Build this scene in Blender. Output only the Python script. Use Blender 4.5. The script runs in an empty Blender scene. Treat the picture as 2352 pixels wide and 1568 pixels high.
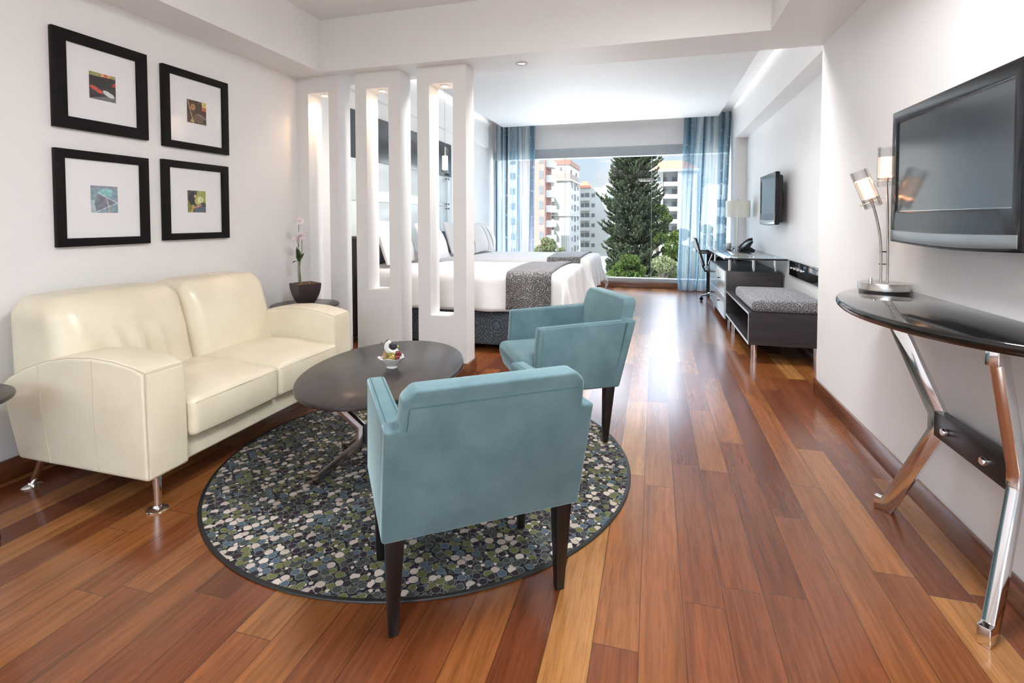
import bpy, bmesh, math, random
from math import pi, sin, cos, radians, hypot, sqrt
from mathutils import Vector, Matrix, noise
SC = bpy.context.scene
COL = SC.collection

# ------------------------------------------------------------------ camera
CH = 1.2
YAW, PIT, ROL = .2733, .0339, .0015
def _cam():
    A = Matrix(((cos(YAW), sin(YAW), 0), (0, 0, 1), (-sin(YAW), cos(YAW), 0)))
    B = Matrix(((1, 0, 0), (0, cos(PIT), sin(PIT)), (0, -sin(PIT), cos(PIT))))
    R = Matrix(((cos(ROL), -sin(ROL), 0), (sin(ROL), cos(ROL), 0), (0, 0, 1)))
    m = R @ B @ A
    cd = bpy.data.cameras.new('camera'); cd.sensor_width = 36; cd.lens = 1165.2/2352*36
    cd.shift_y = (544.17-784)/2352; cd.clip_start = .05; cd.clip_end = 800
    o = bpy.data.objects.new('camera', cd); COL.objects.link(o)
    r, u, f = m[0], m[1], m[2]
    o.matrix_world = Matrix(((r[0], u[0], -f[0], 0), (r[1], u[1], -f[1], 0), (r[2], u[2], -f[2], CH), (0, 0, 0, 1)))
    SC.camera = o
_cam()
SC.view_settings.view_transform = 'Standard'
SC.view_settings.look = 'None'
SC.view_settings.gamma = 1
SC.view_settings.exposure = 0.28
SC.view_settings.use_curve_mapping = False

# ------------------------------------------------------------------ node helpers
def N(nt, typ, ins=None, **at):
    n = nt.nodes.new(typ)
    for k, v in at.items(): setattr(n, k, v)
    for k, v in (ins or {}).items():
        s = n.inputs[k]
        if isinstance(v, bpy.types.NodeSocket): nt.links.new(v, s)
        elif isinstance(v, bpy.types.Node): nt.links.new(v.outputs[0], s)
        else: s.default_value = v
    return n
def MT(nt, op, a, b=0.0, c=None):
    d = {0: a, 1: b}
    if c is not None: d[2] = c
    return N(nt, 'ShaderNodeMath', d, operation=op).outputs[0]
def RAMP(nt, fac, stops, interp='LINEAR'):
    n = nt.nodes.new('ShaderNodeValToRGB'); nt.links.new(fac, n.inputs[0]); cr = n.color_ramp; cr.interpolation = interp
    while len(cr.elements) < len(stops): cr.elements.new(.5)
    for e, (p, c) in zip(cr.elements, stops): e.position = p; e.color = (*c, 1)
    return n.outputs[0]
def MIX(nt, f, a, b, mode='MIX'):
    n = nt.nodes.new('ShaderNodeMix'); n.data_type = 'RGBA'; n.blend_type = mode
    for i, v in ((0, f), (6, a), (7, b)):
        if isinstance(v, bpy.types.NodeSocket): nt.links.new(v, n.inputs[i])
        else: n.inputs[i].default_value = v if i == 0 else ((*v, 1) if len(v) == 3 else v)
    return n.outputs[2]

# ------------------------------------------------------------------ world + sun
W = bpy.data.worlds.new('sky'); SC.world = W; W.use_nodes = True
nt = W.node_tree; nt.nodes.clear()
tc = N(nt, 'ShaderNodeTexCoord')
sp = N(nt, 'ShaderNodeSeparateXYZ', {0: tc.outputs['Generated']})
cl = N(nt, 'ShaderNodeTexNoise', {'Vector': tc.outputs['Generated'], 'Scale': 5.0, 'Detail': 6.0, 'Roughness': .6})
base = RAMP(nt, sp.outputs['Z'], [(0, (.84, .92, .97)), (.09, (.72, .85, .96)), (.2, (.62, .79, 1.0)), (1, (.55, .75, 1.0))])
sky = MIX(nt, RAMP(nt, cl.outputs[0], [(.48, (0, 0, 0)), (.66, (1, 1, 1))]), base, (1.0, 1.0, 1.0))
stren = RAMP(nt, sp.outputs['Z'], [(0, (.105, .105, .105)), (.13, (.12, .12, .12)), (.33, (1, 1, 1)), (1, (1, 1, 1))])
bg = N(nt, 'ShaderNodeBackground', {'Color': sky, 'Strength': MT(nt, 'MULTIPLY', stren, 7.0)})
N(nt, 'ShaderNodeOutputWorld', {0: bg})
sun = bpy.data.lights.new('sun', 'SUN'); sun.energy = 19.0; sun.angle = radians(.6); sun.color = (1, .97, .92)
so = bpy.data.objects.new('sun', sun); COL.objects.link(so)
so.rotation_euler = Vector((.42, .55, -.72)).to_track_quat('-Z', 'Y').to_euler()

# ------------------------------------------------------------------ materials
def new_mat(name):
    m = bpy.data.materials.new(name); m.use_nodes = True; nt = m.node_tree; nt.nodes.clear()
    out = nt.nodes.new('ShaderNodeOutputMaterial'); return m, nt, out
def BSDF(nt, out, **k):
    b = nt.nodes.new('ShaderNodeBsdfPrincipled')
    names = dict(color='Base Color', rough='Roughness', metal='Metallic', spec='Specular IOR Level', sheen='Sheen Weight', srough='Sheen Roughness', stint='Sheen Tint',
                 coat='Coat Weight', crough='Coat Roughness', emit='Emission Color', estr='Emission Strength', normal='Normal', trans='Transmission Weight', sss='Subsurface Weight', ior='IOR', alpha='Alpha')
    for kk, v in k.items():
        s = b.inputs[names[kk]]
        if isinstance(v, bpy.types.NodeSocket): nt.links.new(v, s)
        elif isinstance(v, tuple) and len(v) == 3: s.default_value = (*v, 1)
        else: s.default_value = v
    nt.links.new(b.outputs[0], out.inputs[0]); return b
def simple(name, color, rough=.5, var=0.0, vscale=6.0, bump=0.0, bscale=80.0, **k):
    m, nt, out = new_mat(name)
    co = N(nt, 'ShaderNodeTexCoord').outputs['Object']
    c = color
    nz = N(nt, 'ShaderNodeTexNoise', {'Vector': co, 'Scale': vscale, 'Detail': 4.0}).outputs[0]
    lo = tuple(x*(1-var) for x in color); hi = tuple(min(1, x*(1+var)) for x in color)
    c = RAMP(nt, nz, [(.3, lo), (.7, hi)])
    if bump:
        bn = N(nt, 'ShaderNodeTexNoise', {'Vector': co, 'Scale': bscale, 'Detail': 3.0}).outputs[0]
        k['normal'] = N(nt, 'ShaderNodeBump', {'Height': bn, 'Strength': bump, 'Distance': .01}).outputs[0]
    BSDF(nt, out, color=c, rough=rough, **k); return m
def emis(name, color, s):
    m, nt, out = new_mat(name)
    e = N(nt, 'ShaderNodeEmission', {'Color': (*color, 1), 'Strength': s}); nt.links.new(e.outputs[0], out.inputs[0]); return m

M = {}
M['wall'] = simple('wall_paint', (.83, .82, .815), .42, .012, 3, .02, 220)
M['wall_grey'] = simple('grey_window_header', (.40, .43, .46), .45, .02)
M['ceil'] = simple('ceiling_paint', (.86, .86, .86), .6, .01)
M['column'] = simple('column_paint', (.80, .785, .775), .5, .01)
M['chrome'] = simple('chrome', (.82, .82, .83), .09, .02, metal=1.0)
M['brushed'] = simple('brushed_steel', (.60, .58, .55), .28, .05, 40, metal=1.0)
M['darkchrome'] = simple('smoked_chrome', (.34, .30, .28), .13, .05, metal=1.0)
M['black_metal'] = simple('black_metal', (.022, .021, .022), .32, .1)
M['black_plastic'] = simple('black_gloss_plastic', (.006, .006, .007), .16, .1, spec=.35)
M['black_matte'] = simple('black_matte', (.012, .012, .013), .5, .1)
M['screen'] = simple('tv_screen', (.03, .034, .040), .14, .05, spec=.9)
M['grille'] = simple('tv_speaker_grille', (.30, .32, .33), .3, .05, metal=.8)
M['black_glass'] = simple('black_glass_top', (.008, .008, .008), .07, .05, spec=.5, coat=.3, crough=.03)
M['frame'] = simple('black_wood_frame', (.006, .005, .005), .5, .2, 20, spec=.18)
M['mat_board'] = simple('white_mat_board', (.80, .80, .82), .22, .005, coat=.9, crough=.03)
M['ink_wood'] = None
M['white_and_reflection'] = simple('white_and_painted_reflection', (.80, .86, .87), .12, .01, coat=.6, crough=.05)  # nightstand's own white; on the wall panels, their bright reflection put into the colour
M['smoke_glass'] = simple('dark_mirror_panel', (.055, .06, .065), .22, .1, 3, spec=.8)
M['bed_white'] = simple('white_bed_linen', (.74, .74, .75), .8, .01, 4, .12, 9, sheen=.2)
M['pillow'] = simple('white_pillow_cotton', (.76, .76, .78), .8, .015, 8, .15, 14, sheen=.2)
M['black_cord'] = simple('black_piping', (.03, .03, .035), .6)
M['seam'] = simple('leather_seam', (.50, .45, .35), .6)
M['teal_seam'] = simple('velvet_seam', (.05, .13, .14), .8)
M['orchid_pink'] = simple('orchid_petal', (.86, .74, .76), .5, .12, 60, sss=.15)
M['leaf'] = simple('orchid_leaf', (.03, .065, .02), .35, .3, 30)
M['stem'] = simple('orchid_stem', (.17, .18, .07), .5, .3, 60)
M['pot'] = simple('brown_pot', (.045, .030, .030), .38, .15, 8)
M['bark'] = simple('bark_chips', (.28, .14, .06), .8, .7, 90, .6, 60)
M['porcelain'] = simple('porcelain', (.82, .82, .81), .12, .01, coat=.6, crough=.05)
M['lampshade'] = simple('fabric_lampshade', (.80, .79, .72), .8, .02, sss=.2)
M['seed'] = simple('dragonfruit_seed_flesh', (.04, .035, .045), .3, .9, 120)
M['coconut'] = simple('coconut_flesh', (.80, .78, .72), .35, .02)
M['husk'] = simple('coconut_husk', (.14, .09, .05), .7, .4, 60)
M['grape'] = simple('red_grape', (.16, .008, .012), .12, .3, 40, coat=.6)
M['lime'] = simple('green_grape', (.38, .45, .12), .25, .15, 30)
M['chairblack'] = M['black_matte']
M['knob'] = M['black_metal']

def mat_velvet():
    m, nt, out = new_mat('teal_velvet')
    co = N(nt, 'ShaderNodeTexCoord').outputs['Object']
    n1 = N(nt, 'ShaderNodeTexNoise', {'Vector': co, 'Scale': 8.0, 'Detail': 7.0, 'Roughness': .6, 'Distortion': .15}).outputs[0]
    n2 = N(nt, 'ShaderNodeTexNoise', {'Vector': co, 'Scale': 900.0, 'Detail': 2.0}).outputs[0]
    c = RAMP(nt, n1, [(.28, (.078, .142, .162)), (.50, (.106, .182, .206)), (.74, (.142, .228, .250))])
    c = MIX(nt, .12, c, RAMP(nt, n2, [(.3, (.06, .12, .13)), (.7, (.24, .36, .38))]))
    bp = N(nt, 'ShaderNodeBump', {'Height': n2, 'Strength': .12, 'Distance': .002}).outputs[0]
    BSDF(nt, out, color=c, rough=.75, spec=.2, sheen=1.0, srough=.3, stint=(.65, .9, .95), normal=bp); return m
M['velvet'] = mat_velvet()
def mat_leather():
    m, nt, out = new_mat('cream_leather')
    co = N(nt, 'ShaderNodeTexCoord').outputs['Object']
    n1 = N(nt, 'ShaderNodeTexNoise', {'Vector': co, 'Scale': 5.0, 'Detail': 4.0}).outputs[0]
    n2 = N(nt, 'ShaderNodeTexNoise', {'Vector': co, 'Scale': 300.0, 'Detail': 4.0}).outputs[0]
    n3 = N(nt, 'ShaderNodeTexNoise', {'Vector': co, 'Scale': 12.0, 'Detail': 3.0, 'Distortion': 1.5}).outputs[0]
    c = RAMP(nt, n1, [(.3, (.70, .635, .475)), (.7, (.77, .71, .555))])
    h = MT(nt, 'ADD', MT(nt, 'MULTIPLY', n2, .12), n3)
    bp = N(nt, 'ShaderNodeBump', {'Height': h, 'Strength': .22, 'Distance': .006}).outputs[0]
    BSDF(nt, out, color=c, rough=.30, spec=.5, normal=bp); return m
M['leather'] = mat_leather()
def mat_wood(name, cols, axis='Y', rough=.25, sc=1.0, coat=0.0):
    m, nt, out = new_mat(name)
    co = N(nt, 'ShaderNodeTexCoord').outputs['Object']
    s = {'X': (2.5, 45, 45), 'Y': (45, 2.5, 45), 'Z': (45, 45, 2.5)}[axis]
    mp = N(nt, 'ShaderNodeMapping', {'Vector': co, 'Scale': tuple(a*sc for a in s)}).outputs[0]
    n1 = N(nt, 'ShaderNodeTexNoise', {'Vector': mp, 'Scale': 1.0, 'Detail': 6.0, 'Distortion': .4}).outputs[0]
    BSDF(nt, out, color=RAMP(nt, n1, [(.28, cols[0]), (.55, cols[1]), (.8, cols[2])]), rough=rough, coat=coat, crough=.12); return m
M['espresso'] = mat_wood('espresso_wood', [(.014, .010, .010), (.028, .021, .020), (.045, .034, .032)], 'Y', .3, 2.0, .12)
M['darkwood'] = mat_wood('dark_stained_leg', [(.003, .002, .002), (.006, .0045, .004), (.010, .0075, .0065)], 'Z', .35)
M['desk_dark'] = mat_wood('dark_laminate', [(.022, .018, .020), (.034, .028, .030), (.045, .038, .04)], 'X', .38, 1.5)
M['desk_front'] = simple('satin_laminate_front', (.42, .47, .49), .22, .03, 4, coat=.7, crough=.12)
M['skirting'] = mat_wood('skirting_wood', [(.07, .022, .010), (.17, .055, .024), (.27, .10, .045)], 'Y', .2, .6, .4)
M['skirting_x'] = mat_wood('skirting_wood_cross', [(.10, .036, .016), (.19, .075, .035), (.26, .11, .05)], 'X', .25, .6, .3)

def mat_floor():
    m, nt, out = new_mat('hardwood_planks')
    co = N(nt, 'ShaderNodeTexCoord').outputs['Object']
    s = N(nt, 'ShaderNodeSeparateXYZ', {0: co}); x, y = s.outputs[0], s.outputs[1]
    w = .1265
    xs = MT(nt, 'DIVIDE', MT(nt, 'ADD', x, 10*w+.033), w)
    row = MT(nt, 'FLOOR', xs); fx = MT(nt, 'FRACT', xs)
    r1 = N(nt, 'ShaderNodeTexWhiteNoise', {'W': row}, noise_dimensions='1D').outputs['Value']
    L = MT(nt, 'ADD', MT(nt, 'MULTIPLY', r1, .5), .75)
    ys = MT(nt, 'DIVIDE', MT(nt, 'ADD', MT(nt, 'ADD', y, 20.0), MT(nt, 'MULTIPLY', r1, 7.3)), L)
    idx = MT(nt, 'FLOOR', ys); fy = MT(nt, 'FRACT', ys)
    cell = N(nt, 'ShaderNodeCombineXYZ', {0: row, 1: idx, 2: 3.7}).outputs[0]
    wn = N(nt, 'ShaderNodeTexWhiteNoise', {'Vector': cell}, noise_dimensions='3D')
    rv = wn.outputs['Value']
    base = RAMP(nt, rv, [(0, (.110, .030, .012)), (.18, (.140, .040, .014)), (.45, (.175, .054, .017)), (.68, (.215, .075, .022)), (.87, (.27, .108, .032)), (1, (.34, .160, .052))])
    off = N(nt, 'ShaderNodeVectorMath', {0: wn.outputs['Color'], 1: (13, 13, 13)}, operation='MULTIPLY').outputs[0]
    cc = N(nt, 'ShaderNodeVectorMath', {0: co, 1: off}, operation='ADD').outputs[0]
    mp = N(nt, 'ShaderNodeMapping', {'Vector': cc, 'Scale': (38, 1.6, 1)}).outputs[0]
    g = N(nt, 'ShaderNodeTexNoise', {'Vector': mp, 'Scale': 1.0, 'Detail': 7.0, 'Roughness': .62, 'Distortion': .5}).outputs[0]
    mp2 = N(nt, 'ShaderNodeMapping', {'Vector': cc, 'Scale': (150, 9, 1)}).outputs[0]
    g2 = N(nt, 'ShaderNodeTexNoise', {'Vector': mp2, 'Scale': 1.0, 'Detail': 3.0}).outputs[0]
    mp3 = N(nt, 'ShaderNodeMapping', {'Vector': cc, 'Scale': (9, .9, 1)}).outputs[0]
    g3 = N(nt, 'ShaderNodeTexNoise', {'Vector': mp3, 'Scale': 1.0, 'Detail': 3.0, 'Distortion': .25}).outputs[0]
    col = MIX(nt, .85, base, RAMP(nt, g, [(.25, (.58, .54, .50)), (.5, (.98, .98, .98)), (.75, (1.32, 1.28, 1.22))]), 'MULTIPLY')
    col = MIX(nt, .55, col, RAMP(nt, g2, [(.3, (.66, .60, .56)), (.55, (1.1, 1.1, 1.1))]), 'MULTIPLY')
    col = MIX(nt, .6, col, RAMP(nt, g3, [(.3, (.74, .68, .64)), (.5, (1.0, 1.0, 1.0)), (.7, (1.2, 1.18, 1.15))]), 'MULTIPLY')
    e1 = MT(nt, 'LESS_THAN', MT(nt, 'MINIMUM', fx, MT(nt, 'SUBTRACT', 1.0, fx)), .0095)
    fyl = MT(nt, 'MULTIPLY', MT(nt, 'MINIMUM', fy, MT(nt, 'SUBTRACT', 1.0, fy)), L)
    e2 = MT(nt, 'LESS_THAN', fyl, .0011)
    e = MT(nt, 'MAXIMUM', e1, e2)
    col = MIX(nt, MT(nt, 'MULTIPLY', e, .75), col, (.03, .012, .006))
    h = MT(nt, 'MULTIPLY', e, -1.0)
    bp = N(nt, 'ShaderNodeBump', {'Height': h, 'Strength': .25, 'Distance': .0015}).outputs[0]
    rg = .235
    BSDF(nt, out, color=col, rough=rg, spec=.5, coat=.25, crough=.16, normal=bp); return m
M['floor'] = mat_floor()
def mat_rug():
    m, nt, out = new_mat('pebble_rug')
    co = N(nt, 'ShaderNodeTexCoord').outputs['Object']
    def layer(scale, rnd, rad, seed):
        mp = N(nt, 'ShaderNodeMapping', {'Vector': co, 'Location': (seed, seed*.7, 0), 'Rotation': (0, 0, seed)}).outputs[0]
        v = N(nt, 'ShaderNodeTexVoronoi', {'Vector': mp, 'Scale': scale, 'Randomness': rnd}, voronoi_dimensions='2D', feature='F1')
        d = v.outputs['Distance']
        r = N(nt, 'ShaderNodeSeparateColor', {0: v.outputs['Color']})
        rr = MT(nt, 'ADD', rad, MT(nt, 'MULTIPLY', r.outputs[1], .09))
        ed = N(nt, 'ShaderNodeTexVoronoi', {'Vector': mp, 'Scale': scale, 'Randomness': rnd}, voronoi_dimensions='2D', feature='DISTANCE_TO_EDGE').outputs['Distance']
        inside = MT(nt, 'MULTIPLY', MT(nt, 'LESS_THAN', d, rr), MT(nt, 'GREATER_THAN', ed, .035))
        ring = MT(nt, 'MULTIPLY', MT(nt, 'GREATER_THAN', d, MT(nt, 'SUBTRACT', rr, .045)), inside)
        c = RAMP(nt, r.outputs[0], [(0, (.030, .023, .028)), (.20, (.055, .062, .055)), (.42, (.075, .105, .13)), (.60, (.12, .125, .05)), (.79, (.42, .35, .30)), (.9, (.52, .44, .38))], 'CONSTANT')
        c = MIX(nt, MT(nt, 'MULTIPLY', ring, .45), c, (.42, .44, .42))
        return inside, c
    i2, c2 = layer(52.0, .75, .36, 2.3)
    i1, c1 = layer(28.5, .62, .39, .6)
    col = MIX(nt, i2, (.020, .019, .023), c2)
    col = MIX(nt, i1, col, c1)
    fz = N(nt, 'ShaderNodeTexNoise', {'Vector': co, 'Scale': 700.0, 'Detail': 2.0}).outputs[0]
    bp = N(nt, 'ShaderNodeBump', {'Height': MT(nt, 'ADD', fz, MT(nt, 'MULTIPLY', i1, .6)), 'Strength': .35, 'Distance': .002}).outputs[0]
    BSDF(nt, out, color=col, rough=.95, spec=.15, normal=bp); return m
M['rug'] = mat_rug()
def mat_damask(name, dark, light, scale=34.0, rough=.7):
    m, nt, out = new_mat(name)
    co = N(nt, 'ShaderNodeTexCoord').outputs['Object']
    v = N(nt, 'ShaderNodeTexVoronoi', {'Vector': co, 'Scale': scale*.16, 'Randomness': .15}, feature='F1').outputs['Distance']
    rings = MT(nt, 'SINE', MT(nt, 'MULTIPLY', v, 62.0))
    nz = N(nt, 'ShaderNodeTexVoronoi', {'Vector': co, 'Scale': scale*2.4, 'Randomness': .9}, feature='DISTANCE_TO_EDGE').outputs['Distance']
    line = MT(nt, 'LESS_THAN', nz, .11)
    r2 = MT(nt, 'GREATER_THAN', rings, .1)
    f = MT(nt, 'MULTIPLY', line, MT(nt, 'ADD', .45, MT(nt, 'MULTIPLY', r2, .55)))
    BSDF(nt, out, color=MIX(nt, f, dark, light), rough=rough, sheen=.3); return m
M['runner'] = mat_damask('patterned_runner', (.018, .016, .020), (.30, .28, .28), 32.0)
M['bedbase'] = mat_damask('patterned_bed_base', (.016, .024, .034), (.16, .22, .27), 30.0)
M['ottoman'] = mat_damask('patterned_cushion', (.055, .055, .062), (.36, .36, .38), 30)
def mat_curtain():
    m, nt, out = new_mat('sheer_blue_curtain')
    co = N(nt, 'ShaderNodeTexCoord').outputs['UV']
    mp = N(nt, 'ShaderNodeMapping', {'Vector': co, 'Scale': (17, .55, 1)}).outputs[0]
    n1 = N(nt, 'ShaderNodeTexNoise', {'Vector': mp, 'Scale': 1.0, 'Detail': 3.0}).outputs[0]
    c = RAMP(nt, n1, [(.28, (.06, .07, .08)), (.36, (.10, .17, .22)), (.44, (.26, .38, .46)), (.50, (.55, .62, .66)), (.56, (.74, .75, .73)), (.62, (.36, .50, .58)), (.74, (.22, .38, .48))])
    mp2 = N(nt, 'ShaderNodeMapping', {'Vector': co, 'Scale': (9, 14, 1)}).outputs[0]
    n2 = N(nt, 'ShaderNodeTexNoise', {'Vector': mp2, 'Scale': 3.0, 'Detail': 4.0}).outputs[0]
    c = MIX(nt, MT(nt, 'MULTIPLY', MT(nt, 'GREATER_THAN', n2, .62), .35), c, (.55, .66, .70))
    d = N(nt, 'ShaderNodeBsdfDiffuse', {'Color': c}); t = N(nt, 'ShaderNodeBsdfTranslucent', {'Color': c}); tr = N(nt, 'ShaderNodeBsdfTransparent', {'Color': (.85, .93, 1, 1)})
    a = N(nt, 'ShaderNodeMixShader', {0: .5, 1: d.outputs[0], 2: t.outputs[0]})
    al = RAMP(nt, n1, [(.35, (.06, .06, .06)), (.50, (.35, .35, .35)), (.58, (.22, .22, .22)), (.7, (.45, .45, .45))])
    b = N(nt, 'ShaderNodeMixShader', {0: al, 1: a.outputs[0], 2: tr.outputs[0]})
    nt.links.new(b.outputs[0], out.inputs[0]); return m
M['curtain'] = mat_curtain()
def mat_glass(name, tint=(1, 1, 1), gloss=.06, k=1.0):
    m, nt, out = new_mat(name)
    fr = N(nt, 'ShaderNodeFresnel', {'IOR': 1.45}).outputs[0]; fr = MT(nt, 'MINIMUM', fr, .32)
    tr = N(nt, 'ShaderNodeBsdfTransparent', {'Color': (*tint, 1)}); gl = N(nt, 'ShaderNodeBsdfGlossy', {'Roughness': gloss})
    a = N(nt, 'ShaderNodeMixShader', {0: MT(nt, 'MULTIPLY', fr, k), 1: tr.outputs[0], 2: gl.outputs[0]})
    nt.links.new(a.outputs[0], out.inputs[0]); return m
M['glass'] = mat_glass('window_glass', (.97, .985, .99), .02, .22)
M['clear_glass'] = mat_glass('clear_glass', (.95, .95, .95), .03, 1.6)
M['desk_glass'] = mat_glass('desk_glass', (.62, .68, .70), .03, 2.2)
def mat_frost(name, c, s):
    m, nt, out = new_mat(name)
    co = N(nt, 'ShaderNodeTexCoord').outputs['Object']
    BSDF(nt, out, color=c, rough=.6, emit=c, estr=s); return m
M['frost'] = mat_frost('frosted_lit_glass', (1.0, .80, .66), .85)
M['frost2'] = mat_frost('frosted_pendant_glass', (1.0, .96, .9), 1.3)
M['bulb'] = emis('warm_bulb', (1, .72, .45), 5)
M['spot'] = emis('downlight_bulb', (1, .85, .66), 14)
M['lamp_white'] = emis('added_lamp_diffuser', (.98, .97, .95), 19)  # diffuser of the unseen fill lamps added for brightness
def mat_attr(name, rough=.25):
    m, nt, out = new_mat(name)
    a = N(nt, 'ShaderNodeAttribute', attribute_name='Col').outputs['Color']
    BSDF(nt, out, color=a, rough=rough, coat=.8, crough=.03); return m
M['print'] = mat_attr('printed_artwork')
def mat_mango():
    m, nt, out = new_mat('mango_skin')
    co = N(nt, 'ShaderNodeTexCoord').outputs['Object']
    n1 = N(nt, 'ShaderNodeTexNoise', {'Vector': co, 'Scale': 22.0, 'Detail': 4.0}).outputs[0]
    BSDF(nt, out, color=RAMP(nt, n1, [(.35, (.09, .13, .015)), (.55, (.24, .20, .03)), (.7, (.32, .15, .04))]), rough=.22, coat=.5); return m
M['mango'] = mat_mango()
M['papaya'] = simple('orange_melon_rind', (.55, .30, .13), .45, .25, 40)
# outdoor
EXT = .29   # reflectance scale of everything in the sun outside
def ext(name, c, var=.05, sc=.3, rough=.85): return simple(name, tuple(q*EXT for q in c), rough, var, sc)
M['b_white'] = ext('white_render', (.88, .86, .83)); M['b_green'] = ext('pale_green_render', (.72, .73, .60)); M['b_brown'] = ext('brown_cornice', (.50, .38, .32))
M['b_red'] = ext('terracotta_parapet', (.52, .23, .17)); M['roof'] = ext('orange_roof_tiles', (.70, .20, .09), .12, 3); M['roof_dark'] = ext('brown_roof', (.25, .2, .18))
M['b_cream'] = ext('cream_render', (.90, .87, .80)); M['b_grey'] = ext('grey_render', (.62, .64, .66)); M['win'] = ext('dark_window', (.20, .21, .22), .1, 1, .5)
M['b_teal'] = ext('teal_awning', (.12, .33, .30)); M['ground'] = simple('street_ground', (.70, .68, .64), .85, .08, .05); M['asphalt'] = ext('asphalt', (.30, .30, .31), .1)
M['grass'] = ext('lawn', (.20, .27, .08), .3, .5)
def mat_brick():
    m, nt, out = new_mat('pink_brick_facade')
    co = N(nt, 'ShaderNodeTexCoord').outputs['Object']
    s = N(nt, 'ShaderNodeSeparateXYZ', {0: co})
    f = MT(nt, 'LESS_THAN', MT(nt, 'FRACT', MT(nt, 'MULTIPLY', s.outputs[2], 1.1)), .08)
    BSDF(nt, out, color=MIX(nt, MT(nt, 'MULTIPLY', f, .3), (.60*EXT, .30*EXT, .25*EXT), (.75*EXT, .5*EXT, .45*EXT)), rough=.85); return m
M['b_brick'] = mat_brick()
def mat_leaf(name, a, b, tr=.25):
    a = tuple(q*.30 for q in a); b = tuple(q*.30 for q in b)
    m, nt, out = new_mat(name)
    oi = N(nt, 'ShaderNodeTexCoord').outputs['Object']
    n1 = N(nt, 'ShaderNodeTexNoise', {'Vector': oi, 'Scale': 1.6, 'Detail': 5.0}).outputs[0]
    c = RAMP(nt, n1, [(.35, a), (.68, b)])
    d = N(nt, 'ShaderNodeBsdfDiffuse', {'Color': c}); t = N(nt, 'ShaderNodeBsdfTranslucent', {'Color': c})
    nt.links.new(N(nt, 'ShaderNodeMixShader', {0: tr, 1: d.outputs[0], 2: t.outputs[0]}).outputs[0], out.inputs[0]); return m
M['pine'] = mat_leaf('pine_needles', (.08, .11, .06), (.17, .21, .12), .15)
M['broad'] = mat_leaf('broad_leaves', (.075, .13, .035), (.17, .23, .07))
M['olive'] = mat_leaf('pale_leaves', (.24, .28, .13), (.40, .42, .24))
M['dtree'] = mat_leaf('dark_leaves', (.05, .075, .035), (.10, .13, .06))
M['trunk'] = simple('tree_bark', (.13, .10, .08), .9, .3, 4)

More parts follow.
